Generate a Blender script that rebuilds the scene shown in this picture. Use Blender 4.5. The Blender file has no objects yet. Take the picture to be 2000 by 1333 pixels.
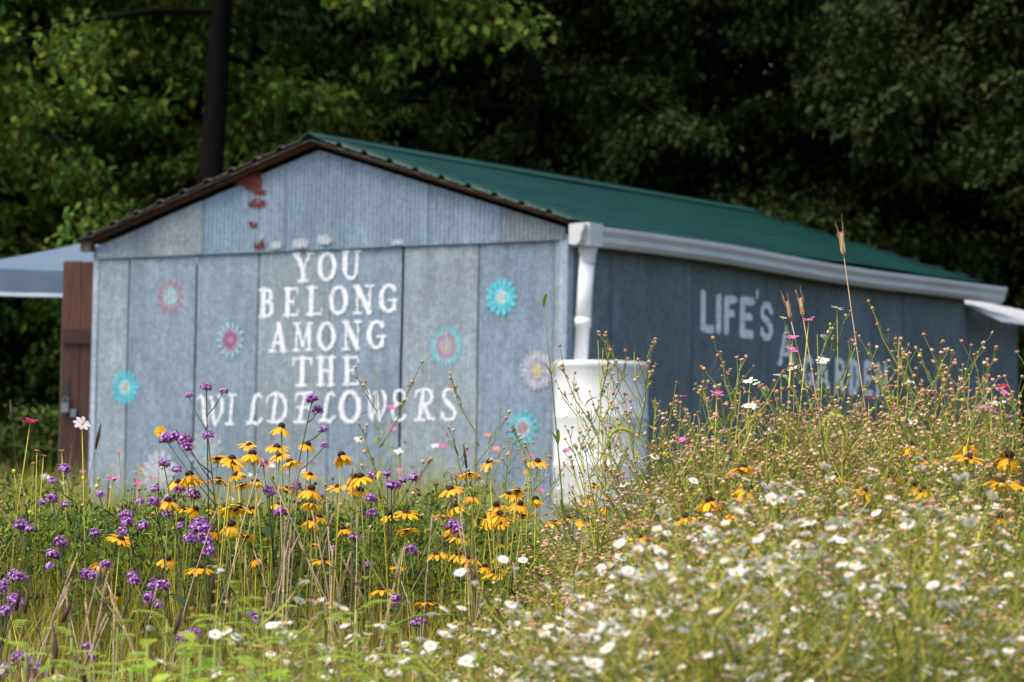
import bpy, math, random
import numpy as np
from mathutils import Matrix, Vector, Euler

random.seed(7)
RNG = np.random.default_rng(11)
SC = bpy.context.scene
COL = SC.collection

# ---------------------------------------------------------------- camera
F, PITCH, ROLL, CAMZ = 6105.7, 0.0521, 0.0172, 0.85      # focal length in pixels of the 2000 px wide photograph
cd = bpy.data.cameras.new('camera')
cam = bpy.data.objects.new('camera', cd)
COL.objects.link(cam)
cd.sensor_width = 36.0
cd.lens = F / 2000.0 * 36.0
cd.clip_start, cd.clip_end = 0.1, 3000
cd.dof.use_dof = True
cd.dof.focus_distance = 8.0
cd.dof.aperture_fstop = 8.0
cd.dof.aperture_blades = 9
cam.matrix_world = Matrix.Translation((0, 0, CAMZ)) @ Matrix.Rotation(math.pi / 2 + PITCH, 4, 'X') @ Matrix.Rotation(ROLL, 4, 'Z')
SC.camera = cam

# ---------------------------------------------------------------- world, sun, exposure
SUN_EL, SUN_DIR_XY = math.radians(60), Vector((-0.80, -0.60))      # towards the sun: up, left and a little behind the camera
w = bpy.data.worlds.new('World')
SC.world = w
w.use_nodes = True
nt = w.node_tree
sky = nt.nodes.new('ShaderNodeTexSky')
sky.sky_type = 'NISHITA'
sky.sun_disc = False
sky.sun_elevation = SUN_EL
sky.sun_rotation = math.atan2(SUN_DIR_XY.x, SUN_DIR_XY.y)
sky.air_density, sky.dust_density, sky.ozone_density = 1.0, 3.0, 1.0
nt.nodes['Background'].inputs['Strength'].default_value = 0.125
nt.links.new(sky.outputs[0], nt.nodes['Background'].inputs['Color'])
sl = bpy.data.lights.new('sun', 'SUN')
sun = bpy.data.objects.new('sun', sl)
COL.objects.link(sun)
sl.energy = 1.5
sl.angle = math.radians(32)
sl.color = (1.0, 0.94, 0.83)
sd = Vector((SUN_DIR_XY.x * math.cos(SUN_EL), SUN_DIR_XY.y * math.cos(SUN_EL), math.sin(SUN_EL))).normalized()
sun.rotation_euler = sd.to_track_quat('Z', 'Y').to_euler()
sun.location = (-20, -15, 30)
SC.view_settings.view_transform = 'Standard'
SC.view_settings.look = 'None'
SC.view_settings.gamma = 1
SC.view_settings.exposure = 1.12
SC.view_settings.use_curve_mapping = False
SC.render.engine = 'CYCLES'
SC.cycles.max_bounces = 6
SC.cycles.diffuse_bounces = 3
SC.cycles.glossy_bounces = 2
SC.cycles.transmission_bounces = 3
SC.cycles.transparent_max_bounces = 4
SC.cycles.caustics_reflective = SC.cycles.caustics_refractive = False
SC.cycles.sample_clamp_indirect = 4
SC.cycles.use_denoising = True
try:
    SC.cycles.denoiser = 'OPENIMAGEDENOISE'
    SC.cycles.denoising_input_passes = 'RGB_ALBEDO_NORMAL'
    SC.cycles.denoising_prefilter = 'ACCURATE'
except Exception:
    pass

# ---------------------------------------------------------------- from the photograph to the place
CP, SP, CR, SR = math.cos(PITCH), math.sin(PITCH), math.cos(ROLL), math.sin(ROLL)
def ray(px, py):
    du, dv = px - 1000.0, py - 666.5
    u, v = du * CR + dv * SR, -du * SR + dv * CR
    x, y, z = u / F, 1.0, -v / F
    return Vector((x, y * CP - z * SP, y * SP + z * CP))
def at(px, py, d):
    r = ray(px, py)
    return r * (d / r.y) + Vector((0, 0, CAMZ))
def smooth(t):
    t = min(1, max(0, t)); return t * t * (3 - 2 * t)
def ground(x, y):
    return 0.5 * smooth((y - 9.0) / 12.5) + 0.02 * math.sin(x * 1.7 + y * 0.9) + 0.015 * math.sin(x * 0.6 - y * 2.1)

# ---------------------------------------------------------------- objects
def link(name, mesh, parent=None, mtx=None, **props):
    o = bpy.data.objects.new(name, mesh)
    COL.objects.link(o)
    if parent is not None: o.parent = parent
    if mtx is not None: o.matrix_local = mtx
    for k, v in props.items():
        if v is not None: o[k] = v
    return o
def thing(name, label, category, loc=(0, 0, 0), rot=(0, 0, 0), scale=1.0, group=None):
    m = Matrix.LocRotScale(Vector(loc), Euler(rot), Vector((scale,) * 3) if not hasattr(scale, '__len__') else Vector(scale))
    return link(name, None, None, m, label=label, category=category, group=group)

class MB:
    """collects faces; build() makes one mesh"""
    def __init__(s): s.v, s.f, s.m, s.mats = [], [], [], []
    def mi(s, mat):
        if mat not in s.mats: s.mats.append(mat)
        return s.mats.index(mat)
    def add(s, vs, fs, mat):
        k, b = s.mi(mat), len(s.v)
        s.v += [tuple(p) for p in vs]
        for f in fs: s.f.append(tuple(i + b for i in f)); s.m.append(k)
    def box(s, p0, p1, mat):
        (a, b, c), (d, e, f) = p0, p1
        s.add([(a,b,c),(d,b,c),(d,e,c),(a,e,c),(a,b,f),(d,b,f),(d,e,f),(a,e,f)],
              [(0,3,2,1),(4,5,6,7),(0,1,5,4),(1,2,6,5),(2,3,7,6),(3,0,4,7)], mat)
    def tube(s, pts, rad, mat, n=5, cap=True):
        pts = [Vector(p) for p in pts]
        if not hasattr(rad, '__len__'): rad = [rad] * len(pts)
        vs, fs = [], []
        for i, p in enumerate(pts):
            d = (pts[min(i + 1, len(pts) - 1)] - pts[max(i - 1, 0)]).normalized()
            a = d.cross(Vector((0, 0, 1)) if abs(d.z) < 0.9 else Vector((1, 0, 0))).normalized()
            b = d.cross(a)
            for k in range(n):
                t = 2 * math.pi * k / n
                vs.append(p + (a * math.cos(t) + b * math.sin(t)) * rad[i])
        for i in range(len(pts) - 1):
            for k in range(n):
                q = (k + 1) % n
                fs.append((i * n + k, i * n + q, (i + 1) * n + q, (i + 1) * n + k))
        if cap:
            fs.append(tuple(range(n - 1, -1, -1))); fs.append(tuple((len(pts) - 1) * n + k for k in range(n)))
        s.add(vs, fs, mat)
    def blade(s, base, d, up, length, width, mat, bend=0.3, seg=3, prof=None, fold=0.0):
        """a leaf or petal: starts at base, heads along d, bends away from up"""
        d = Vector(d).normalized(); side = d.cross(Vector(up))
        if side.length < 1e-4: side = Vector((1, 0, 0))
        side.normalize(); u = side.cross(d).normalized()
        prof = prof or (lambda t: math.sin(math.pi * min(1, 0.12 + 0.88 * t)) ** 0.8)
        vs, fs = [], []
        p = Vector(base)
        for i in range(seg + 1):
            t = i / seg
            a = -bend * t
            dd = d * math.cos(a) + u * math.sin(a)
            if i: p = p + dd * (length / seg)
            hw = max(width * 0.5 * prof(t), width * 0.02)
            uu = side.cross(dd)
            vs += [p - side * hw + uu * fold * hw, p.copy(), p + side * hw + uu * fold * hw]
        for i in range(seg):
            k = i * 3
            fs += [(k, k + 1, k + 4, k + 3), (k + 1, k + 2, k + 5, k + 4)]
        s.add(vs, fs, mat)
    def ball(s, c, r, mat, n=6, m=4, sq=(1, 1, 1)):
        c = Vector(c); vs, fs = [], []
        for j in range(1, m):
            ph = math.pi * j / m
            for k in range(n):
                t = 2 * math.pi * (k + 0.5 * (j % 2)) / n
                vs.append(c + Vector((r * sq[0] * math.sin(ph) * math.cos(t), r * sq[1] * math.sin(ph) * math.sin(t), r * sq[2] * math.cos(ph))))
        top, bot = len(vs), len(vs) + 1
        vs += [c + Vector((0, 0, r * sq[2])), c - Vector((0, 0, r * sq[2]))]
        for j in range(m - 2):
            for k in range(n):
                q = (k + 1) % n
                fs.append((j * n + k, (j + 1) * n + k, (j + 1) * n + q, j * n + q))
        for k in range(n):
            q = (k + 1) % n
            fs.append((top, k, q)); fs.append((bot, (m - 2) * n + q, (m - 2) * n + k))
        s.add(vs, fs, mat)
    def lathe(s, prof, mat, n=32, c=(0, 0, 0)):
        vs, fs = [], []
        for r, z in prof:
            for k in range(n):
                t = 2 * math.pi * k / n
                vs.append((c[0] + r * math.cos(t), c[1] + r * math.sin(t), c[2] + z))
        for i in range(len(prof) - 1):
            for k in range(n):
                q = (k + 1) % n
                fs.append((i * n + k, i * n + q, (i + 1) * n + q, (i + 1) * n + k))
        s.add(vs, fs, mat)
    def mesh(s, name, smooth_=True):
        me = bpy.data.meshes.new(name)
        me.from_pydata(s.v, [], s.f)
        for m in s.mats: me.materials.append(m)
        if len(s.mats) > 1: me.polygons.foreach_set('material_index', s.m)
        if smooth_: me.polygons.foreach_set('use_smooth', [True] * len(s.f))
        me.update()
        return me
    def build(s, name, parent=None, mtx=None, smooth_=True, **props):
        return link(name, s.mesh(name, smooth_), parent, mtx, **props)

def np_mesh(name, verts, faces, mats, midx=None, smooth_=False):
    me = bpy.data.meshes.new(name)
    faces = np.asarray(faces, dtype=np.int32); k = faces.shape[1]
    me.vertices.add(len(verts)); me.vertices.foreach_set('co', np.asarray(verts, dtype=np.float32).ravel())
    me.loops.add(faces.size); me.loops.foreach_set('vertex_index', faces.ravel())
    me.polygons.add(len(faces))
    me.polygons.foreach_set('loop_start', np.arange(0, faces.size, k, dtype=np.int32))
    me.polygons.foreach_set('loop_total', np.full(len(faces), k, dtype=np.int32))
    for m in mats: me.materials.append(m)
    if midx is not None: me.polygons.foreach_set('material_index', np.asarray(midx, dtype=np.int32))
    if smooth_: me.polygons.foreach_set('use_smooth', np.ones(len(faces), dtype=bool))
    me.update(calc_edges=True); me.validate()
    return me

# ---------------------------------------------------------------- materials
def new_mat(name):
    m = bpy.data.materials.new(name); m.use_nodes = True
    t = m.node_tree; b = t.nodes['Principled BSDF']
    return m, t, b
def node(t, kind, **kw):
    n = t.nodes.new(kind)
    for k, v in kw.items():
        if k in n.inputs: n.inputs[k].default_value = v
        else: setattr(n, k, v)
    return n
def leafy(name, col, var=0.25, hue=0.03, trans=0.3, rough=0.6, spec=0.25, tip=None):
    """a leaf, petal or stalk: every piece a little different, light shines through thin ones"""
    m, t, b = new_mat(name)
    oi = node(t, 'ShaderNodeObjectInfo'); ge = node(t, 'ShaderNodeNewGeometry')
    add = node(t, 'ShaderNodeMath', operation='ADD'); fr = node(t, 'ShaderNodeMath', operation='FRACT')
    t.links.new(oi.outputs['Random'], add.inputs[0]); t.links.new(ge.outputs['Random Per Island'], add.inputs[1])
    t.links.new(add.outputs[0], fr.inputs[0])
    tc = node(t, 'ShaderNodeTexCoord'); nz = node(t, 'ShaderNodeTexNoise', Scale=60.0, Detail=2.0)
    t.links.new(tc.outputs['Object'], nz.inputs['Vector'])
    hs = node(t, 'ShaderNodeHueSaturation', Color=(*col, 1))
    mh = node(t, 'ShaderNodeMapRange'); mh.inputs['To Min'].default_value = 0.5 - hue; mh.inputs['To Max'].default_value = 0.5 + hue
    t.links.new(fr.outputs[0], mh.inputs['Value']); t.links.new(mh.outputs[0], hs.inputs['Hue'])
    m2 = node(t, 'ShaderNodeMath', operation='MULTIPLY'); m2.inputs[1].default_value = 7.31
    f2 = node(t, 'ShaderNodeMath', operation='FRACT')
    t.links.new(add.outputs[0], m2.inputs[0]); t.links.new(m2.outputs[0], f2.inputs[0])
    mv = node(t, 'ShaderNodeMapRange'); mv.inputs['To Min'].default_value = 1 - var; mv.inputs['To Max'].default_value = 1 + var
    t.links.new(f2.outputs[0], mv.inputs['Value'])
    mn = node(t, 'ShaderNodeMapRange'); mn.inputs['To Min'].default_value = 0.75; mn.inputs['To Max'].default_value = 1.25
    t.links.new(nz.outputs['Fac'], mn.inputs['Value'])
    mm = node(t, 'ShaderNodeMath', operation='MULTIPLY')
    t.links.new(mv.outputs[0], mm.inputs[0]); t.links.new(mn.outputs[0], mm.inputs[1]); t.links.new(mm.outputs[0], hs.inputs['Value'])
    t.links.new(hs.outputs[0], b.inputs['Base Color'])
    b.inputs['Roughness'].default_value = rough
    b.inputs['Specular IOR Level'].default_value = spec
    if trans > 0:
        tr = node(t, 'ShaderNodeBsdfTranslucent'); mx = node(t, 'ShaderNodeMixShader', Fac=trans)
        t.links.new(hs.outputs[0], tr.inputs['Color'])
        t.links.new(b.outputs[0], mx.inputs[1]); t.links.new(tr.outputs[0], mx.inputs[2])
        t.links.new(mx.outputs[0], t.nodes['Material Output'].inputs['Surface'])
    return m
def plain(name, col, rough=0.6, metal=0.0, noise=0.0, scale=8.0, stretch=(1, 1, 1), spec=0.4, col2=None, detail=5.0, bump=0.0):
    m, t, b = new_mat(name)
    b.inputs['Roughness'].default_value = rough; b.inputs['Metallic'].default_value = metal
    b.inputs['Specular IOR Level'].default_value = spec
    b.inputs['Base Color'].default_value = (*col, 1)
    if noise or col2:
        tc = node(t, 'ShaderNodeTexCoord'); mp = node(t, 'ShaderNodeMapping'); mp.inputs['Scale'].default_value = stretch
        nz = node(t, 'ShaderNodeTexNoise', Scale=scale, Detail=detail, Roughness=0.65)
        t.links.new(tc.outputs['Object'], mp.inputs[0]); t.links.new(mp.outputs[0], nz.inputs['Vector'])
        cr = node(t, 'ShaderNodeValToRGB')
        c2 = col2 or tuple(c * (1 - noise) for c in col)
        cr.color_ramp.elements[0].position, cr.color_ramp.elements[1].position = 0.36, 0.64
        cr.color_ramp.elements[0].color, cr.color_ramp.elements[1].color = (*c2, 1), (*col, 1)
        t.links.new(nz.outputs['Fac'], cr.inputs[0]); t.links.new(cr.outputs[0], b.inputs['Base Color'])
        if bump:
            bp = node(t, 'ShaderNodeBump', Strength=bump, Distance=0.01)
            t.links.new(nz.outputs['Fac'], bp.inputs['Height']); t.links.new(bp.outputs[0], b.inputs['Normal'])
    return m
def galvanised(name):
    """old zinc sheet: spangle, rain streaks, pale bloom; tint of each sheet from the object colour"""
    m, t, b = new_mat(name)
    tc = node(t, 'ShaderNodeTexCoord'); oi = node(t, 'ShaderNodeObjectInfo')
    off = node(t, 'ShaderNodeVectorMath', operation='ADD')
    sc_ = node(t, 'ShaderNodeMath', operation='MULTIPLY'); sc_.inputs[1].default_value = 40
    t.links.new(oi.outputs['Random'], sc_.inputs[0])
    t.links.new(tc.outputs['Object'], off.inputs[0]); t.links.new(sc_.outputs[0], off.inputs[1])
    def nz(scale, stretch, detail=4, rough=0.6):
        mp = node(t, 'ShaderNodeMapping'); mp.inputs['Scale'].default_value = stretch
        n = node(t, 'ShaderNodeTexNoise', Scale=scale, Detail=detail, Roughness=rough)
        t.links.new(off.outputs[0], mp.inputs[0]); t.links.new(mp.outputs[0], n.inputs['Vector'])
        return n.outputs['Fac']
    def mr(s, a, b_, lo=0.3, hi=0.7):
        n = node(t, 'ShaderNodeMapRange'); n.inputs['From Min'].default_value = lo; n.inputs['From Max'].default_value = hi
        n.inputs['To Min'].default_value = a; n.inputs['To Max'].default_value = b_
        t.links.new(s, n.inputs['Value']); return n.outputs[0]
    def mul(a, b_):
        n = node(t, 'ShaderNodeMath', operation='MULTIPLY'); t.links.new(a, n.inputs[0]); t.links.new(b_, n.inputs[1]); return n.outputs[0]
    vo = node(t, 'ShaderNodeTexVoronoi', Scale=42.0); t.links.new(off.outputs[0], vo.inputs['Vector'])
    v = mul(mr(nz(1.6, (1, 1, 0.5)), 0.84, 1.16), mr(nz(20, (1, 1, 0.1), 6), 0.88, 1.12))
    v = mul(v, mr(nz(30, (1, 1, 0.8), 4, 0.75), 0.74, 1.26))
    v = mul(v, mr(vo.outputs['Color'], 0.86, 1.14, 0, 1))
    v = mul(v, mr(nz(7, (1, 1, 0.35), 5), 1.0, 1.22, 0.52, 0.72))
    mx = node(t, 'ShaderNodeMix', data_type='RGBA', blend_type='MULTIPLY'); mx.inputs['Factor'].default_value = 1.0
    cmb = node(t, 'ShaderNodeCombineColor')
    for i in range(3): t.links.new(v, cmb.inputs[i])
    t.links.new(oi.outputs['Color'], mx.inputs['A']); t.links.new(cmb.outputs[0], mx.inputs['B'])
    t.links.new(mx.outputs['Result'], b.inputs['Base Color'])
    b.inputs['Metallic'].default_value = 0.25
    t.links.new(mr(nz(6, (1, 1, 0.5)), 0.42, 0.68), b.inputs['Roughness'])
    bp = node(t, 'ShaderNodeBump', Strength=0.12, Distance=0.004)
    t.links.new(nz(30, (1, 1, 1), 3), bp.inputs['Height']); t.links.new(bp.outputs[0], b.inputs['Normal'])
    return m

M = {}
M['zinc'] = galvanised('weathered zinc')
M['roof_green'] = plain('green roof paint', (0.003, 0.052, 0.034), 0.45, noise=0.3, scale=3, stretch=(1, 0.3, 1))
M['roof_grey'] = plain('old roof tin', (0.21, 0.18, 0.15), 0.7, noise=0.5, scale=12)
M['gutter'] = plain('white gutter', (0.62, 0.61, 0.61), 0.45, noise=0.16, scale=3, stretch=(1, 0.6, 3))
M['pvc'] = plain('white pipe', (0.8, 0.8, 0.8), 0.35, noise=0.06, scale=6)
M['barrel'] = plain('white barrel', (0.84, 0.84, 0.83), 0.45, noise=0.22, scale=4, stretch=(1, 1, 0.4))
M['white_tin'] = plain('white tin', (0.85, 0.85, 0.85), 0.4, noise=0.08)
t = M['white_tin'].node_tree; b = t.nodes['Principled BSDF']
tr = node(t, 'ShaderNodeBsdfTranslucent', Color=(0.85, 0.85, 0.85, 1)); mx = node(t, 'ShaderNodeMixShader', Fac=0.5)       # a white sheet that lets daylight through
t.links.new(b.outputs[0], mx.inputs[1]); t.links.new(tr.outputs[0], mx.inputs[2]); t.links.new(mx.outputs[0], t.nodes['Material Output'].inputs['Surface'])
M['wood_trim'] = plain('grey brown timber', (0.15, 0.12, 0.095), 0.8, noise=0.55, scale=9, stretch=(1, 6, 6))
M['rust_wood'] = plain('orange timber', (0.13, 0.06, 0.028), 0.8, noise=0.5, scale=9)
M['door_wood'] = plain('stained door wood', (0.075, 0.024, 0.013), 0.55, scale=7, stretch=(7, 7, 0.55), col2=(0.028, 0.009, 0.005), bump=0.3)
M['door_top'] = plain('orange brown door wood', (0.125, 0.043, 0.014), 0.55, scale=7, stretch=(7, 7, 0.5), col2=(0.06, 0.018, 0.008), bump=0.3)
M['door_dark'] = plain('dark door wood', (0.04, 0.014, 0.009), 0.6, noise=0.5, scale=8, stretch=(1, 1, 6))
M['steel'] = plain('padlock steel', (0.2, 0.22, 0.25), 0.3, metal=0.7)
M['black'] = plain('black iron', (0.02, 0.02, 0.02), 0.5)
M['paint_white'] = plain('white wall paint', (0.86, 0.88, 0.90), 0.6, noise=0.1, scale=25)
M['paint_side'] = plain('white stencil paint', (0.84, 0.87, 0.90), 0.6, noise=0.15, scale=25)
for k, c in dict(cyan=(0.13, 0.60, 0.71), aqua=(0.36, 0.68, 0.74), red=(0.46, 0.20, 0.21), pinkish=(0.50, 0.34, 0.38), magenta=(0.42, 0.14, 0.30),
                 cream=(0.60, 0.56, 0.45), yellow=(0.60, 0.52, 0.28), lilac=(0.50, 0.44, 0.56), white=(0.60, 0.63, 0.66), rust=(0.22, 0.035, 0.026), bloom=(0.50, 0.55, 0.62)).items():
    M['p_' + k] = plain('faded paint ' + k, c, 0.7, noise=0.3, scale=30)
M['tent'] = plain('grey blue tent cloth', (0.125, 0.175, 0.24), 0.75, noise=0.12, scale=2)
M['tent_edge'] = plain('pale tent hem', (0.62, 0.66, 0.74), 0.7)
M['bark'] = plain('dark bark', (0.008, 0.0065, 0.0055), 0.95, spec=0.1, noise=0.5, scale=6, stretch=(3, 3, 0.6))
M['soil'] = plain('meadow soil', (0.075, 0.062, 0.03), 0.95, scale=6, col2=(0.03, 0.036, 0.014))
M['block'] = plain('concrete block', (0.3, 0.3, 0.29), 0.9, noise=0.2)
# plants
M['tree_a'] = leafy('oak leaf', (0.026, 0.039, 0.008), 0.6, 0.04, 0.22, 0.6, 0.12)
M['tree_b'] = leafy('maple leaf', (0.095, 0.145, 0.018), 0.6, 0.05, 0.3, 0.6, 0.12)
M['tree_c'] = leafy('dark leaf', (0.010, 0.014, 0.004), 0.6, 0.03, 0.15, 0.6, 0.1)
M['bush'] = leafy('bush leaf', (0.07, 0.11, 0.015), 0.5, 0.03, 0.25)
M['stem'] = leafy('green stem', (0.21, 0.25, 0.05), 0.25, 0.02, 0, 0.6)
M['stem_dark'] = leafy('dark green stem', (0.065, 0.085, 0.035), 0.25, 0.02, 0, 0.6)
M['stem_pale'] = leafy('pale green stem', (0.46, 0.43, 0.055), 0.25, 0.02, 0, 0.6)
M['leaf'] = leafy('meadow leaf', (0.235, 0.29, 0.03), 0.35, 0.03, 0.35)
M['leaf_dark'] = leafy('dark meadow leaf', (0.05, 0.088, 0.024), 0.35, 0.02, 0.3)
M['leaf_bright'] = leafy('bright leaf', (0.25, 0.38, 0.04), 0.3, 0.03, 0.4)
M['leaf_yellow'] = leafy('yellow green leaf', (0.54, 0.45, 0.045), 0.35, 0.04, 0.4)
M['grass'] = leafy('meadow grass', (0.40, 0.38, 0.035), 0.45, 0.05, 0.35)
M['straw'] = leafy('dry straw', (0.55, 0.40, 0.25), 0.3, 0.02, 0.15)
M['straw_brown'] = leafy('brown dry grass', (0.17, 0.085, 0.05), 0.4, 0.02, 0.1)
M['wheat'] = leafy('ripe wheat', (0.56, 0.36, 0.20), 0.2, 0.02, 0.1)
M['spike'] = leafy('dark seed spike', (0.09, 0.045, 0.032), 0.3, 0.02, 0)
M['foxtail'] = leafy('foxtail', (0.42, 0.48, 0.07), 0.2, 0.02, 0.3)
M['gold'] = leafy('golden petal', (0.90, 0.45, 0.008), 0.18, 0.012, 0.3, 0.5)
M['orange'] = leafy('orange petal base', (0.62, 0.19, 0.004), 0.2, 0.015, 0.25, 0.5)
M['cone'] = leafy('dark cone', (0.035, 0.013, 0.010), 0.3, 0.02, 0, 0.7)
M['calyx'] = leafy('verbena calyx', (0.32, 0.075, 0.24), 0.35, 0.03, 0.15)
M['violet'] = leafy('verbena floret', (0.42, 0.18, 0.55), 0.3, 0.03, 0.3)
M['lavender'] = leafy('verbena floret pale', (0.60, 0.38, 0.74), 0.25, 0.03, 0.3)
M['white'] = leafy('white ray', (0.88, 0.88, 0.86), 0.06, 0.01, 0.3)
M['disc'] = leafy('yellow disc', (0.72, 0.42, 0.03), 0.2, 0.02, 0)
M['tan'] = leafy('spent head', (0.62, 0.33, 0.17), 0.4, 0.025, 0.2)
M['tan_pale'] = leafy('pale spent head', (0.76, 0.50, 0.33), 0.35, 0.025, 0.2)
M['bud'] = leafy('green bud', (0.52, 0.48, 0.06), 0.35, 0.03, 0.1)
M['pink'] = leafy('pink petal', (0.66, 0.17, 0.42), 0.25, 0.03, 0.35)
M['crimson'] = leafy('crimson petal', (0.46, 0.02, 0.13), 0.2, 0.02, 0.3)
M['coral'] = leafy('coral petal', (0.80, 0.28, 0.16), 0.2, 0.02, 0.3)
M['blush'] = leafy('blush petal', (0.78, 0.64, 0.66), 0.15, 0.02, 0.35)

# ---------------------------------------------------------------- ground
def build_ground():
    ys = list(np.linspace(-6, 26, 65)) + [30, 40, 60, 100, 200, 500, 1200]
    xs = [-900, -300, -100, -40, -20] + list(np.linspace(-10, 10, 41)) + [20, 40, 100, 300, 900]
    vs = [(x, y, ground(x, y)) for y in ys for x in xs]
    n = len(xs)
    fs = [(j * n + i, j * n + i + 1, (j + 1) * n + i + 1, (j + 1) * n + i) for j in range(len(ys) - 1) for i in range(n - 1)]
    link('ground', np_mesh('ground', vs, fs, [M['soil']], smooth_=True), kind='structure')
build_ground()

# ================================================================ the shed
TH, W, L, GS = 0.6083, 4.8691, 6.7398, 0.5
SHED = Matrix.Translation((0.4168, 23.944, GS)) @ Matrix.Rotation(-TH, 4, 'Z')
SHED_I = SHED.inverted()
EYE_L = SHED_I @ Vector((0, 0, CAMZ))
def on_front(px, py):
    d = SHED_I.to_3x3() @ ray(px, py); p = EYE_L + d * (-EYE_L.y / d.y)
    return p.x, p.z
def on_side(px, py, x=0.0):
    d = SHED_I.to_3x3() @ ray(px, py); p = EYE_L + d * ((x - EYE_L.x) / d.x)
    return p.y, p.z
PITCH_C, AMP = 0.042, 0.0075
def corr(t): return AMP * math.sin(2 * math.pi * t / PITCH_C)
Z_SEAM = 2.402
Z_PEAK = on_front(625, 292)[1]
Z_EAVE = on_front(1108, 443)[1]
X_MID = -W / 2
def gable_z(x): return Z_PEAK - (Z_PEAK - Z_EAVE) * abs(x - X_MID) / (W / 2)

shed = thing('metal_shed', 'grey corrugated metal shed with green roof and white painted lettering', 'shed')
shed.matrix_world = SHED
def sheet(a0, a1, zb, zt, place, tint, out=0.0, name='metal_sheet', rows=4, amp=1.0, label=None):
    """a corrugated sheet: a along the wall, zb and zt heights (numbers or functions of a); place(a, out, z) -> local point"""
    n = max(4, int((a1 - a0) / (PITCH_C / 6)))
    vs, fs = [], []
    skew = random.uniform(-0.0015, 0.0015)
    fz = lambda z, a: z(a) if callable(z) else z
    for i in range(n + 1):
        a = a0 + (a1 - a0) * i / n
        z0, z1 = fz(zb, a), fz(zt, a)
        for j in range(rows + 1):
            z = z0 + (z1 - z0) * j / rows
            vs.append(place(a, out + corr(a) * amp + skew * (a - a0) + 0.004 * math.sin(a * 5 + z * 3), z))
    m = rows + 1
    for i in range(n):
        for j in range(rows):
            fs.append((i * m + j, (i + 1) * m + j, (i + 1) * m + j + 1, i * m + j + 1))
    o = link(name, np_mesh(name, vs, fs, [M['zinc']], smooth_=True), shed, label=label)
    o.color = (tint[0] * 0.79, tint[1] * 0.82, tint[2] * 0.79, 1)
    return o
front = lambda a, o, z: (a, -o, z)
side = lambda a, o, z: (o, a, z)
fx = lambda px, py=600: on_front(px, py)[0]
# lower front sheets, left corner to right corner
B0 = (0.285, 0.345, 0.42)
LOW = 0.6                    # the lower sheets are the flatter ones
seams = [-W] + [fx(p) for p in (252, 384, 505, 645, 787, 935, 1082)] + [0.0]
tints = [(0.335, 0.39, 0.455), (0.265, 0.325, 0.405), (0.29, 0.35, 0.425), (0.325, 0.37, 0.42), (0.275, 0.335, 0.42), (0.345, 0.385, 0.44), (0.265, 0.33, 0.42), (0.36, 0.41, 0.48)]
for i in range(len(seams) - 1):
    sheet(seams[i] + (0.004 if i else 0), seams[i + 1] - (0.016 if i in (1, 2, 4) else 0.008 if i < 7 else 0), 0.02 + 0.01 * (i % 2), Z_SEAM - 0.012 * (i % 3), front, tints[i], out=0.003 * (i % 2), amp=LOW)
# gable sheets
gs = [-W] + [fx(p, 440) for p in (302, 400, 489, 560, 700, 838, 981)] + [0.0]
gt = [(0.30, 0.34, 0.385), (0.36, 0.385, 0.42), (0.27, 0.355, 0.47), (0.30, 0.38, 0.48), (0.29, 0.375, 0.485), (0.295, 0.375, 0.485), (0.30, 0.375, 0.475), (0.27, 0.30, 0.335)]
for i in range(len(gs) - 1):
    sheet(gs[i], gs[i + 1] + 0.012 * (i < 7), Z_SEAM - 0.018, lambda a: gable_z(a) - 0.01, front, gt[i], out=0.024 + 0.006 * (i % 2), rows=3, amp=1.25)
# side sheets, tinted darker: the shade on this wall is in their colour
n_side = 11
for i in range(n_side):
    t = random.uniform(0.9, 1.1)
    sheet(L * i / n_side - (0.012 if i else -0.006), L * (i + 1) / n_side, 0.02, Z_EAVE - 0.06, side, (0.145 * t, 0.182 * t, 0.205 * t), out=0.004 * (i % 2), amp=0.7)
# the two walls that face away
for (nm, x0, x1) in (('left', -W, -W),):
    for i in range(4):
        sheet(L * i / 4, L * (i + 1) / 4, 0.02, Z_EAVE - 0.05, lambda a, o, z: (-W - o, a, z), B0)
for i in range(5):
    sheet(-W + W * i / 5, -W + W * (i + 1) / 5, 0.02, lambda a: gable_z(a) - 0.02, lambda a, o, z: (a, L + o, z), B0)
mb = MB(); mb.box((-0.055, -0.024, 0.02), (0.016, -0.018, Z_SEAM + 0.02), M['zinc']); mb.box((0.010, -0.018, 0.02), (0.016, 0.06, Z_SEAM + 0.02), M['zinc'])
o = mb.build('corner_flashing', shed, smooth_=False); o.color = (0.29, 0.34, 0.41, 1)
mb = MB(); mb.box((-W - 0.012, -0.014, 0.02), (-W + 0.045, -0.008, Z_SEAM - 0.02), M['zinc'])
o = mb.build('corner_flashing', shed, smooth_=False); o.color = (0.34, 0.39, 0.46, 1)

# ---- roof: ribs run along the ridge, so the rake edge shows a row of bumps
SLOPE = math.atan2(Z_PEAK - Z_EAVE, W / 2)
RIB, OVER_F, OVER_B = 0.268, 0.16, 0.16
def roof_profile(s0, s1):
    pts = [(s0, 0.0)]
    k = math.ceil((s0 - 0.03) / RIB)
    while k * RIB + 0.05 < s1:
        c = k * RIB + 0.05
        if c - 0.035 > s0: pts += [(c - 0.035, 0), (c - 0.02, 0.025), (c + 0.02, 0.025), (c + 0.035, 0)]
        k += 1
    pts.append((s1, 0.0))
    q = []
    for i, (s, h) in enumerate(pts):
        q.append((s, h))
        if i + 1 < len(pts) and pts[i + 1][0] - s > 0.12:
            a, b = s, pts[i + 1][0]
            for m_ in (a + (b - a) * 0.36, a + (b - a) * 0.64): q += [(m_ - 0.012, 0), (m_ - 0.005, 0.006), (m_ + 0.005, 0.006), (m_ + 0.012, 0)]
    return q
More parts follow.
